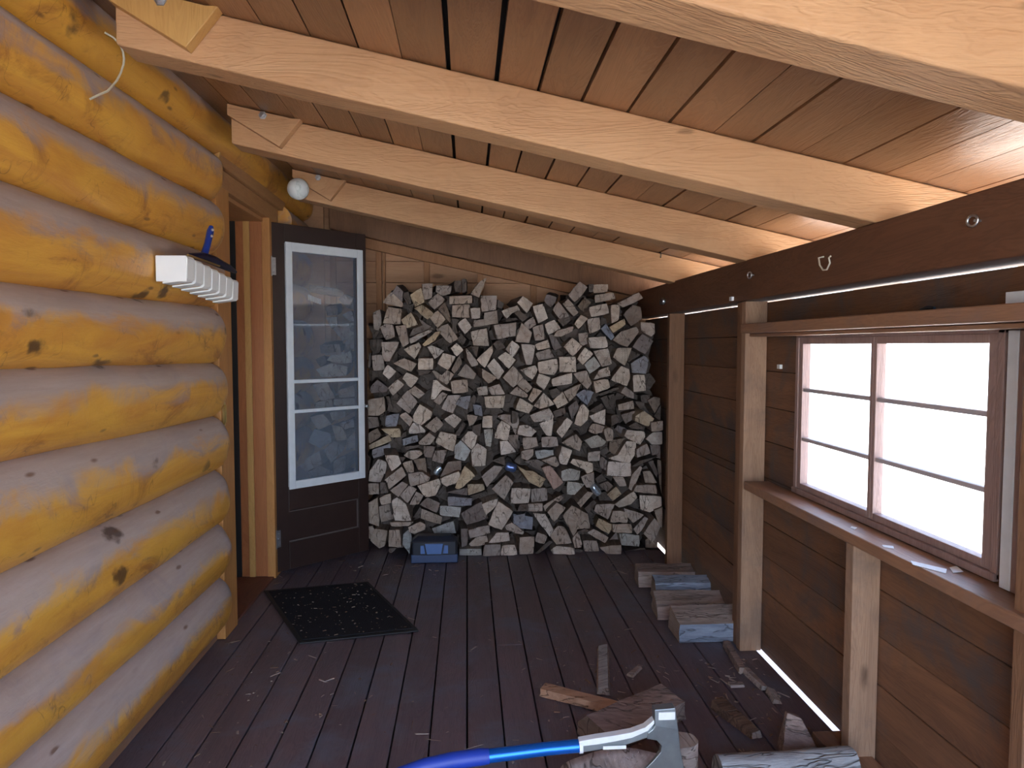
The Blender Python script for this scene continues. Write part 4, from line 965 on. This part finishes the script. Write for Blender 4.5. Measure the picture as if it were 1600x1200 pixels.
# ---- split logs lying on the floor
def billet(name, a, b, sec, mats, label, cat='log', group=None, seed=0, taper=.95, roll=0, seg=7, mi_side=None):
    """split piece from a to b; sec = section outline (sideways, up) with up>=0 as resting side"""
    a, b = Vector(a), Vector(b); t = (b - a); L = t.length; t.normalize()
    side = Vector((t.y, -t.x, 0)).normalized(); upv = side.cross(t)
    if upv.z < 0: upv = -upv
    pts = []
    n = len(sec)
    for i in range(n):
        p, q = Vector(sec[i]), Vector(sec[(i + 1) % n])
        for k in range(4): pts.append((p.lerp(q, k / 4), i))
    mb = MB(); N = len(pts); vs = []
    cs = sum((Vector(s_) for s_ in sec), Vector((0, 0))) / n
    for i in range(seg + 1):
        u = i / seg; sc_ = 1 - (1 - taper) * u
        for j, (p, _) in enumerate(pts):
            nz = noise.noise(Vector((p.x * 30 + seed, p.y * 30, u * 4 + seed * 3))) * .06 + noise.noise(Vector((p.x * 90, p.y * 90 + seed, u * 9))) * .03
            pp = cs + (p - cs) * (sc_ * (1 + nz)); yy = max(pp.y, 0.002) if min(s_[1] for s_ in sec) >= 0 else pp.y
            e = (.006 * noise.noise(Vector((j * .7, seed, u * 50)))) if i in (0, seg) else 0
            vs.append(a + t * (L * u + e) + side * pp.x + upv * yy)
    cm = [pts[j][1] for j in range(N)]
    for i in range(seg):
        for j in range(N):
            k = (mi_side[pts[j][1]] if mi_side else 1)
            mb.add([vs[i * N + j], vs[i * N + (j + 1) % N], vs[(i + 1) * N + (j + 1) % N], vs[(i + 1) * N + j]], [(0, 1, 2, 3)], k)
    mb.add(vs[:N], [tuple(range(N))[::-1]], 0); mb.add(vs[-N:], [tuple(range(N))], 0)
    o = mb.build(name, mats, weld=True, origin=(a.x, a.y, 0) if name != 'x' else a)
    o.color = (.44, .36, .31, 1)
    return tag(o, label, cat, group)
MM = [M_end, M_spl, M_barkb, M_barkp, M_barkd, M_splo, M_splp]
gr = 'split logs lying by the right wall'
zf = .002
billet('firewood_log', (.955, 3.88, zf), (1.270, 3.855, zf), [(-.07, 0), (.075, 0), (.06, .085), (-.05, .10)], MM, 'brown split log lying furthest back beside the right wall', 'firewood', gr, 1, 1, mi_side=[1, 6, 1, 6])
billet('firewood_log', (.985, 3.63, zf), (1.275, 3.615, zf), [(-.075, 0), (.075, 0), (.05, .105), (-.03, .12)], MM, 'split log with blue grey bark lying second from back by right wall', 'firewood', gr, 2, 1, mi_side=[1, 2, 2, 1])
billet('firewood_log', (.935, 3.42, zf), (1.270, 3.395, zf), [(-.085, 0), (.08, 0), (.055, .075), (-.05, .105)], MM, 'reddish brown split log lying between the two blue grey barked logs', 'firewood', gr, 3, 1, mi_side=[1, 1, 6, 1])
billet('firewood_log', (.955, 3.155, zf), (1.265, 3.155, zf), [(-.09, 0), (.085, 0), (.085, .085), (-.06, .12)], MM, 'split log with pale blue bark lying nearest in the row by right wall', 'firewood', gr, 4, 1, mi_side=[1, 2, 6, 1])
# kindling and chips
g2 = 'kindling pieces on the floor'
billet('kindling', (.290, 2.65, zf), (.585, 2.47, zf), [(-.028, 0), (.032, 0), (.026, .030), (-.02, .034)], MM, 'orange brown split kindling stick lying behind the big split chunk', 'kindling', g2, 5, .9, mi_side=[1, 5, 5, 5])
billet('kindling', (.597, 3.02, zf), (.520, 2.62, zf), [(-.026, 0), (.026, 0), (.020, .022), (-.018, .030)], MM, 'grey kindling stick pointing away from camera in the middle floor', 'kindling', g2, 6, 1, mi_side=[6, 6, 3, 6])
billet('kindling', (1.155, 3.02, zf), (1.125, 2.76, zf), [(-.018, 0), (.018, 0), (.014, .028), (-.014, .028)], MM, 'brown stick lying at the foot of the right wall stud', 'kindling', g2, 7, .9, mi_side=[1, 1, 1, 1])
billet('kindling', (1.142, 2.775, zf), (1.155, 2.615, zf), [(-.018, 0), (.018, 0), (.012, .024), (-.014, .02)], MM, 'curved pale stick lying end to end with the brown stick', 'kindling', g2, 8, .8, mi_side=[1, 6, 6, 6])
billet('wood_chip', (.655, 2.76, zf), (.715, 2.835, zf), [(-.016, 0), (.016, 0), (.010, .012), (-.010, .014)], MM, 'small pale bark chip right of the grey kindling stick', 'wood chip', g2, 9, .8, mi_side=[6] * 4)
billet('wood_chip', (1.03, 2.655, zf), (1.085, 2.655, zf), [(-.015, 0), (.015, 0), (.015, .014), (-.015, .014)], MM, 'small square pale wood chip beside the curved stick', 'wood chip', g2, 10, 1, mi_side=[6] * 4)
billet('wood_chip', (1.175, 2.60, zf), (1.16, 2.51, zf), [(-.022, 0), (.022, 0), (.016, .024), (-.012, .016)], MM, 'small forked brown chip nearest the light gap in right wall', 'wood chip', g2, 11, .8, mi_side=[6] * 4)
billet('bark_piece', (.930, 2.50, zf), (.985, 2.28, zf), [(-.032, 0), (.034, 0), (.028, .034), (-.018, .042)], MM, 'rough brown bark piece lying right of the big split chunk', 'bark', g2, 12, .65, mi_side=[4, 4, 4, 4])
billet('firewood_chunk', (.42, 2.29, zf), (.735, 2.50, zf), [(-.08, 0), (.085, 0), (.08, .062), (-.03, .088), (-.075, .045)], MM, 'large dark split chunk lying behind the axe head', 'firewood', None, 13, 1, mi_side=[1, 1, 1, 1, 1]).color = (.22, .16, .13, 1)
# wedge chunk standing, long barked log, chips behind it
mb = MB(); A = [(1.020, 2.17, .002), (1.150, 2.13, .002), (1.16, 2.20, .002), (1.03, 2.235, .002)]
T_ = [(1.045, 2.19, .145), (1.085, 2.17, .135), (1.09, 2.20, .13), (1.05, 2.215, .14)]
mb.add(A + T_, [(0, 1, 2, 3), (4, 5, 6, 7), (0, 1, 5, 4), (1, 2, 6, 5), (2, 3, 7, 6), (3, 0, 4, 7)])
o = mb.build('firewood_chunk', M_spl, bevel=.004, origin=(1.09, 2.18, 0)); o.color = (.3, .2, .16, 1); tag(o, 'pointed wedge of split wood standing behind the pale barked log', 'firewood')
mb = MB()
K = 14; N = 20; vs = []
for i in range(K + 1):
    for j in range(N):
        a = 2 * PI * j / N; r = .060 * (1 + .10 * noise.noise(Vector((math.cos(a) * 1.5, math.sin(a) * 1.5, i * .35))) + .04 * noise.noise(Vector((math.cos(a) * 6, math.sin(a) * 6, i * 1.1))))
        vs.append((.745 + .425 * i / K, 1.995 + .02 * (i / K) + r * math.cos(a), 062e-3 + max(-.060, r * math.sin(a))))
mb.add(vs, [(i * N + j, i * N + (j + 1) % N, (i + 1) * N + (j + 1) % N, (i + 1) * N + j) for i in range(K) for j in range(N)], 0, True); mb.add(vs[:N], [tuple(range(N))[::-1]], 1); mb.add(vs[-N:], [tuple(range(N))], 1)
o = mb.build('firewood_log', [M_barkp, M_end], origin=(.95, 2.0, 0)); o.color = (.42, .36, .31, 1); tag(o, 'round log with pale cracked bark lying across at the bottom edge', 'firewood')

# chopping block with fuzzy chopped top
cbx, cby, zt = .405, 1.715, .232
mb = MB(); N = 40; vs = []; ring = []
prof = [(1.0, .002), (1.0, .06), (1.0, .12), (1.0, .18), (1.0, .222), (.97, .231)]
for s_, z in prof:
    for j in range(N):
        a = 2 * PI * j / N; r = s_ * (1 + .08 * noise.noise(Vector((math.cos(a) * 1.4, math.sin(a) * 1.4, 3))) + .015 * noise.noise(Vector((math.cos(a) * 9, math.sin(a) * 9, z * 12))))
        vs.append((cbx + .192 * r * math.cos(a), cby + .172 * r * math.sin(a), z))
fs = [(i * N + j, i * N + (j + 1) % N, (i + 1) * N + (j + 1) % N, (i + 1) * N + j) for i in range(len(prof) - 1) for j in range(N)]
mb.add(vs, fs, 1, True)
top = vs[-N:]; tv = list(top); tf = []
for q, s_ in enumerate((.8, .6, .4, .2)):
    for p in top: tv.append((cbx + (p[0] - cbx) * s_, cby + (p[1] - cby) * s_, zt + .010 * noise.noise(Vector((p[0] * 40 * s_, p[1] * 40 * s_, q)))))
tv.append((cbx, cby, zt))
for q in range(4): tf += [(q * N + j, q * N + (j + 1) % N, (q + 1) * N + (j + 1) % N, (q + 1) * N + j) for j in range(N)]
tf += [(4 * N + j, 4 * N + (j + 1) % N, 5 * N) for j in range(N)]
mb.add(tv, tf, 0, True)
o = mb.build('chopping_block', [M_end, M_barkd], weld=True, origin=(cbx, cby, 0)); o.color = (.60, .54, .50, 1); tag(o, 'round chopping block with hacked grey top under the axe', 'chopping block')
mb = MB()
for i in range(260):
    a = R.uniform(0, 2 * PI); r = .135 * math.sqrt(R.random()); x = cbx + r * math.cos(a) * 1.15; y = cby + r * math.sin(a)
    h = R.uniform(.006, .02); d = Vector((R.uniform(-1, 1), R.uniform(-1, 1), R.uniform(.3, 1))).normalized() * h; p = Vector((x, y, zt - .002)); s_ = Vector((d.y, -d.x, 0)).normalized() * .0014
    mb.add([p - s_, p + s_, p + d + s_ * .3, p + d - s_ * .3], [(0, 1, 2, 3)])
fz = mb.build('wood_fuzz', M_splp, o); fz['kind'] = 'stuff'
# billet standing behind the block
mb = MB(); N = 26; vs = []
for z in (.002, .07, .14, .205):
    for j in range(N):
        a = 2 * PI * j / N; r = .055 * (1 + .12 * noise.noise(Vector((math.cos(a) * 1.5, math.sin(a) * 1.5, 8))))
        vs.append((.612 + r * 1.0 * math.cos(a), 1.955 + r * .8 * math.sin(a), z))
mb.add(vs, [(i * N + j, i * N + (j + 1) % N, (i + 1) * N + (j + 1) % N, (i + 1) * N + j) for i in range(3) for j in range(N)], 1, True); mb.add(vs[-N:], [tuple(range(N))], 0); mb.add(vs[:N], [tuple(range(N))[::-1]], 0)
o = mb.build('firewood_billet', [M_end, M_splp], origin=(.625, 1.945, 0)); o.color = (.42, .36, .32, 1); tag(o, 'short upright billet standing right behind the axe and chopping block', 'firewood')

# ---- axe sunk in the block
ax = empty('axe', (.50, 1.75, .235)); tag(ax, 'steel axe with blue handle sunk upright in the chopping block', 'axe')
M_axe = plain('forged_steel', (.30, .34, .36), .38, .85, var=.3, scale=25, bump=.15); M_hw = plain('chipped_silver_paint', (.72, .76, .78), .45, var=.15, scale=40)
M_bs = plain('blue_metallic_tube', (.01, .14, .62), .25, .6); M_bg = plain('blue_rubber_grip', (.012, .045, .36), .5)
outl = [(.478, .414), (.5325, .417), (.541, .36), (.549, .30), (.562, .245), (.574, .215), (.425, .215), (.452, .245), (.480, .275), (.497, .297), (.499, .315), (.486, .330), (.460, .336), (.462, .352), (.474, .362), (.480, .372)]
def thick(z): return .0145 * max(.12, min(1, (z - .215) / .16))
mb = MB(); n = len(outl)
v1 = [(x, 1.75 - thick(z), z) for x, z in outl]; v2 = [(x, 1.75 + thick(z), z) for x, z in outl]
mb.add(v1 + v2, [tuple(range(n)), tuple(range(n, 2 * n))[::-1]] + [(i, (i + 1) % n, n + (i + 1) % n, n + i) for i in range(n)])
o = mb.build('axe_head', M_axe, ax, bevel=.0015); tri = o.modifiers.new('t', 'TRIANGULATE'); 
mb = MB(); mb.box(.488, .531, 1.7332, 1.7352, .388, .408); q = mb.build('worn_mark', M_hw, o)
mb = MB(); sh = [(.285, .333), (.330, .340), (.375, .345), (.42, .352), (.455, .364), (.474, .380), (.480, .372), (.470, .352), (.462, .337), (.40, .318), (.34, .310), (.285, .303)]
mb.prism(sh, lambda a, b, d: (a, d, b), 1.741, 1.759); shaft = mb.build('shaft', M_axe, ax, bevel=.003, seg=2)
mb = MB(); st_ = [(.283, .336), (.330, .343), (.375, .348), (.42, .355), (.455, .367), (.478, .386), (.479, .376), (.462, .357), (.42, .340), (.375, .332), (.330, .326), (.283, .322)]
mb.prism(st_, lambda a, b, d: (a, d, b), 1.7385, 1.7615); q = mb.build('silver_edge', M_hw, shaft, bevel=.0015); q['label'] = 'bare silver upper edge of the shaft'
mb = MB(); mb.box(.345, .405, 1.737, 1.7385, .313, .322); mb.build('label_strip', M_hw, shaft)
mb = MB(); mb.tube([(.290, 1.75, .3185), (.20, 1.748, .3145), (.10, 1.742, .309), (.045, 1.738, .3065)], [.0165, .0165, .017, .0172], 20); mb.build('handle_tube', M_bs, ax)
mb = MB(); mb.tube([(.293, 1.75, .3187), (.284, 1.75, .3183)], .0185, 20); mb.build('collar', M_hw, ax)
mb = MB(); mb.tube([(.052, 1.738, .307), (.03, 1.737, .306), (-.04, 1.732, .302), (-.11, 1.726, .294), (-.17, 1.718, .280), (-.215, 1.712, .262), (-.24, 1.708, .250)], [.0185, .0205, .0205, .019, .018, .019, .010], 20); mb.build('grip', M_bg, ax)

# ---- chips on the sill, litter on the floor and mat
g3 = 'paint flakes on the window sill'
for i, (x, y, lx, ly, rz, lb) in enumerate([(1.205, 1.745, .012, .05, .5, 'long curled white paint flake on the sill edge'), (1.262, 1.72, .012, .028, -.4, 'white paint flake on the sill below the window corner'), (1.21, 1.93, .006, .016, .9, 'small pale paint flake midway along the window sill'), (1.225, 2.14, .006, .012, .2, 'tiny pale paint flake near the middle of window sill')]):
    mb = MB(); M = Matrix.Translation((x, y, .7685)) @ Matrix.Rotation(rz, 4, 'Z')
    mb.add([M @ Vector(v) for v in ((-lx, -ly, 0), (lx, -ly * .8, .004), (lx * .7, ly, .003), (-lx * .8, ly * .7, 0), (-lx, -ly, .001), (lx, -ly * .8, .005), (lx * .7, ly, .004), (-lx * .8, ly * .7, .001))], [(0, 1, 2, 3), (4, 5, 6, 7), (0, 1, 5, 4), (1, 2, 6, 5), (2, 3, 7, 6), (3, 0, 4, 7)])
    tag(mb.build('paint_flake', M_hw, origin=(x, y, .7685)), lb, 'paint flake', g3)
mb = MB(); mats = [plain('pale_chips', (.34, .28, .24), .8), plain('brown_chips', (.20, .13, .09), .8)]
def chip(x, y, z, s_, ar):
    a = R.uniform(0, PI); M = Matrix.Translation((x, y, z)) @ Matrix.Rotation(a, 4, 'Z') @ Matrix.Rotation(R.uniform(-.3, .3), 4, 'X')
    w_, l_ = s_, s_ * ar; h = min(s_ * .5, .004)
    vs = [M @ Vector(v) for v in ((-l_, -w_ * R.random(), 0), (l_, -w_, 0), (l_ * .8, w_, 0), (-l_ * .7, w_ * R.random(), 0), (-l_ * .8, 0, h), (l_ * .7, 0, h))]
    mb.add(vs, [(0, 3, 2, 1), (0, 1, 5, 4), (2, 3, 4, 5), (1, 2, 5), (3, 0, 4)], 0 if R.random() < .6 else 1)
for i in range(950):
    u = R.random()
    if u < .30: x, y = R.gauss(.75, .35), R.gauss(2.5, .5)
    elif u < .62: x, y = R.uniform(-1.1, 1.2), R.uniform(4.0, 4.42) 
    elif u < .70: x, y = R.gauss(-.75, .22), R.gauss(2.7, .4)
    else: x, y = R.uniform(-1.1, 1.25), R.uniform(1.5, 4.3)
    if not (-1.12 < x < 1.26 and 1.2 < y < 4.4): continue
    chip(x, y, .0025, R.choice([.0012, .002, .003, .0045]) , R.choice([1, 1.5, 3, 6]))
for i in range(60): chip(R.uniform(.9, 1.22), R.uniform(2.2, 2.9), .003, R.uniform(.003, .006), R.choice([1, 2, 5]))
for sx_ in ((-.2, 2.45), (-.12, 2.35), (.02, 2.3)): chip(sx_[0], sx_[1], .003, .002, 18)
tag(mb.build('wood_litter', mats), 'scattered wood chips and splinters littering the plank floor', 'wood chips', kind='stuff')
mb = MB()
def inmat(u, v): p = c4[0].lerp(c4[1], u).lerp(c4[3].lerp(c4[2], u), v); return p
for i in range(170):
    p = inmat(R.uniform(.04, .96), R.uniform(.04, .96)); chip(p.x, p.y, .0145, R.choice([.0012, .0018, .0025, .004]), R.choice([1, 1.5, 2.5]))
tag(mb.build('mat_litter', mats), 'small pale wood chips sprinkled over the dark doormat', 'wood chips', kind='stuff')

# dry grass just outside the window
mb = MB()
for i in range(90):
    x, y = R.gauss(1.95, .10), R.gauss(2.45, .20); h = R.uniform(.55, 1.02) * (.8 + .2 * R.random())
    p = Vector((x, y, -.46)); lean = Vector((R.uniform(-.08, .08), R.uniform(-.08, .08), h)); s_ = Vector((0, .0022, 0))
    mb.add([p - s_, p + s_, p + lean * .6 + s_ * .8, p + lean * .6 - s_ * .8, p + lean + Vector((.01, .01, 0))], [(0, 1, 2, 3), (3, 2, 4)])
tag(mb.build('dry_grass', plain('straw', (.45, .36, .20), .8)), 'tuft of dry grass seen through the lower window pane', 'grass', kind='stuff')

# ================================================================ THE FIREWOOD STACK
TONE = {'p': (.66, .58, .51), 'm': (.47, .395, .345), 'y': (.60, .48, .34), 'd': (.26, .215, .195), 'b': (.30, .32, .38), 'g': (.47, .475, .46), 'r': (.50, .36, .32)}  # d: dark wood, plus shadow painted into the colour of shaded logs
TN = {'p': 'pale grey', 'm': 'greyish brown', 'y': 'yellowish tan', 'd': 'dark brown', 'b': 'bluish grey', 'g': 'greenish grey', 'r': 'pinkish brown'}
def jit(c, r):
    k = r.uniform(.86, 1.12); h = r.uniform(-.025, .025)
    return tuple(max(.02, x * k + d * h) for x, d in zip(c, (1, .2, -.8))) + (1,)
def billet_mesh(mb, poly, Yf, L, seed, r):
    n0 = len(poly); cx = sum(p[0] for p in poly) / n0; cz = sum(p[1] for p in poly) / n0
    ar = sum(poly[i - 1][0] * poly[i][1] - poly[i][0] * poly[i - 1][1] for i in range(n0))
    if ar < 0: poly = poly[::-1]
    pts = []
    for i in range(n0):
        p, q = Vector(poly[i]), Vector(poly[(i + 1) % n0]); o = Vector(poly[i - 1]); k = max(2, min(4, int((q - p).length / .03) + 1))
        # slightly eased corner
        pts.append(p + ((o - p).normalized() + (q - p).normalized()) * .0018)
        for t in range(1, k): pts.append(p.lerp(q, t / k) + Vector((noise.noise(Vector((seed, i * 3.1, t))), noise.noise(Vector((seed + 9, i * 3.1, t)))) ) * .005)
    N = len(pts); c = Vector((cx, cz)); vs = []
    dx, dz = r.uniform(-.07, .07), r.uniform(-.02, .05)
    tl = r.uniform(-.16, .16), r.uniform(-.16, .16)
    rings = [(.0, 1.03), (.003, 1.065), (L * .3, 1.05), (L * .65, 1.0), (L, .95)]
    for q, (d, s_) in enumerate(rings):
        for j, p in enumerate(pts):
            v = c + (p - c) * s_
            if q >= 2: v = v + Vector((dx, dz)) * (d / .4) + Vector((noise.noise(Vector((seed, j * .9, q * 2))), noise.noise(Vector((seed + 5, j * .9, q * 2))))) * .007
            vs.append((v.x, Yf + d + (tl[0] * (p.x - cx) + tl[1] * (p.y - cz)) * (1 if q < 2 else 0), max(v.y, .004)))
    for q in range(len(rings) - 1):
        mb.add([vs[q * N + j] for j in range(N)] + [vs[(q + 1) * N + j] for j in range(N)], [(j, (j + 1) % N, N + (j + 1) % N, N + j) for j in range(N)], 0 if q == 0 else 1)
    f = vs[:N]; cen = (cx, Yf + r.uniform(-.004, .003), cz)
    mid = [tuple((Vector(p) + Vector(cen)) / 2 + Vector((0, r.uniform(-.003, .003), 0))) for p in f]
    mb.add(f + mid + [cen], [((j + 1) % N, j, N + j, N + (j + 1) % N) for j in range(N)] + [(N + (j + 1) % N, N + j, 2 * N) for j in range(N)], 0)
    mb.add(vs[-N:], [tuple(range(N))], 0)
    return cx, cz
rest = MB(); seen = set(); count = 0
rows = [l.split() for l in LOGS.strip().split('\n')]
XL, XR, ZT = -.66, 1.26, 1.80
polys2d = []; META = []
for i, t in enumerate(rows):
    door_side = t[0][0] == 'w'; tone = t[0][1]; Yf = int(t[1]) / 100
    poly = [tuple(float(v) / 100 for v in q.split(',')) for q in t[2:]]
    r = random.Random(i * 13 + 5); L = min(.40, 5.04 - Yf) * r.uniform(.9, 1)
    polys2d.append(poly)
    if i >= 296:
        billet_mesh(rest, poly, Yf, L, i * 1.7, r); continue
    mb = MB(); cx, cz = billet_mesh(mb, poly, Yf, L, i * 1.7, r)
    o = mb.build('firewood_log', [M_end, M_fs], weld=True, origin=(cx, Yf, cz)); o.color = jit(TONE[tone], r)
    n0 = len(poly); wd = max(p[0] for p in poly) - min(p[0] for p in poly); hg = max(p[1] for p in poly) - min(p[1] for p in poly)
    shp = 'three-sided' if n0 == 3 else ('flat' if wd > 1.9 * hg else 'tall' if hg > 1.8 * wd else 'four-sided' if n0 == 4 else 'five-sided' if n0 == 5 else 'irregular')
    META.append([o, door_side, TN[tone], shp, cx, cz])
    count += 1
ORD = 'first second third fourth fifth sixth seventh eighth ninth tenth eleventh twelfth thirteenth fourteenth fifteenth sixteenth seventeenth eighteenth nineteenth twentieth twenty-first twenty-second twenty-third twenty-fourth twenty-fifth twenty-sixth twenty-seventh twenty-eighth'.split()
for ds in (False, True):
    layers = {}
    for m in META:
        if m[1] == ds: layers.setdefault(int(m[5] / .125), []).append(m)
    for q, (lz, ms) in enumerate(sorted(layers.items())):
        ms.sort(key=lambda m: m[4])
        for k, m in enumerate(ms):
            if ds: lab = '%s %s log behind the door glass, %s from left in %s layer up' % (m[2], m[3], ORD[k], ORD[q])
            else: lab = '%s %s log end in the stack, %s from the door in %s layer up' % (m[2], m[3], ORD[k], ORD[q])
            tag(m[0], lab, 'firewood', 'split logs in the firewood stack')
# pieces further back, glimpsed in the gaps
def inside(x, z, grow=0):
    for P in polys2d:
        c_ = False; n_ = len(P); cx = sum(p[0] for p in P) / n_; cz = sum(p[1] for p in P) / n_
        if abs(x - cx) > .12 or abs(z - cz) > .12: continue
        for a in range(n_):
            (xa, za), (xb, zb) = P[a], P[a - 1]
            if (za > z) != (zb > z) and x < (xb - xa) * (z - za) / (zb - za) + xa: c_ = not c_
        if c_: return True
    return False
r = random.Random(3)
def filler_poly(x, z, s_):
    a0 = r.uniform(0, PI); k = r.choice([4, 4, 5, 3]); return [(x + s_ * r.uniform(.8, 1.1) * math.cos(a0 + 2 * PI * j / k), max(.006, z + s_ * r.uniform(.8, 1.1) * math.sin(a0 + 2 * PI * j / k))) for j in range(k)]
nf = 0; placed = []
for _ in range(9000):
    x = r.uniform(-.62, 1.20); z = r.uniform(.03, 1.66)
    if z > 1.48 and not (inside(x, z + .06) or inside(x, z + .10)): continue
    if inside(x, z) or any((x - a) ** 2 + (z - b) ** 2 < .042 ** 2 for a, b in placed): continue
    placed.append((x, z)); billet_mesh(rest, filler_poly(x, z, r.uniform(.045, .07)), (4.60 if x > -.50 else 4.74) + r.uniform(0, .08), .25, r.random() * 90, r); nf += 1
for _ in range(60):   # low part of the stack behind the solid door panel
    x = r.uniform(-1.0, -.66); z = r.uniform(.05, .55)
    if any((x - a) ** 2 + (z - b) ** 2 < .085 ** 2 for a, b in placed): continue
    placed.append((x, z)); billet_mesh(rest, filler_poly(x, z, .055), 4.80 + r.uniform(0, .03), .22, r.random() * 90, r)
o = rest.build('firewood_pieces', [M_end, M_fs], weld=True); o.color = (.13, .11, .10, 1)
tag(o, 'small and half hidden split pieces filling gaps of the firewood stack', 'firewood', kind='stuff')
print('logs', count, 'filler', nf)
# litter caught in the stack
M_foil = plain('crumpled_foil', (.55, .66, .78), .25, .8, var=.3, scale=50)
def scrap(x, y, z, w_, h_, rz, mat, nm, lab, cat):
    mb = MB(); K, N = 7, 14; vs = []
    for i in range(K + 1):
        for j in range(N):
            a = 2 * PI * j / N; rr = h_ * (.75 if i in (0, K) else 1) * (1 + .22 * noise.noise(Vector((math.cos(a) * 2 + x * 9, math.sin(a) * 2, i * .9))))
            vs.append((-w_ + 2 * w_ * i / K, rr * math.cos(a), rr * math.sin(a)))
    M = Matrix.Translation((x, y, z)) @ Matrix.Rotation(rz, 4, 'Y')
    vs = [M @ Vector(v) for v in vs]
    mb.add(vs, [(i * N + j, i * N + (j + 1) % N, (i + 1) * N + (j + 1) % N, (i + 1) * N + j) for i in range(K) for j in range(N)], 0, True)
    mb.add(vs[:N], [tuple(range(N))[::-1]]); mb.add(vs[-N:], [tuple(range(N))])
    tag(mb.build(nm, mat, origin=(x, y, z)), lab, cat)
scrap(-.190, 4.46, .558, .030, .020, -.9, M_foil, 'crumpled_can', 'shiny crumpled can caught in the stack above the blue box', 'can')
scrap(.820, 4.43, .425, .036, .024, .95, M_foil, 'crumpled_can', 'shiny crumpled can caught low in right half of the stack', 'can')
scrap(.275, 4.45, .575, .034, .028, .3, plain('blue_foil', (.14, .20, .42), .3, .7, var=.5, scale=60), 'foil_wrapper', 'crumpled blue foil wrapper caught in middle of the stack', 'wrapper')
# white strips seen through the storm door glass
def strips(x, y, z, n_, s_, lab):
    e = empty('white_strips', (x, y, z)); tag(e, lab, 'plastic strips')
    for i in range(n_):
        mb = MB(); M = Matrix.Translation((x + i * s_ * .9, y, z - i * s_ * .32)); mb.box(0, s_ * .62, 0, .02, -s_ * 1.1, s_ * 1.1, 0, M); mb.build('strip', M_whitep, e, bevel=.001)
strips(-1.03, 4.66, 1.662, 6, .016, 'larger row of white plastic strips seen through the door glass')
strips(-1.135, 4.66, 1.905, 7, .009, 'smaller upper row of pale strips seen near top of door glass')
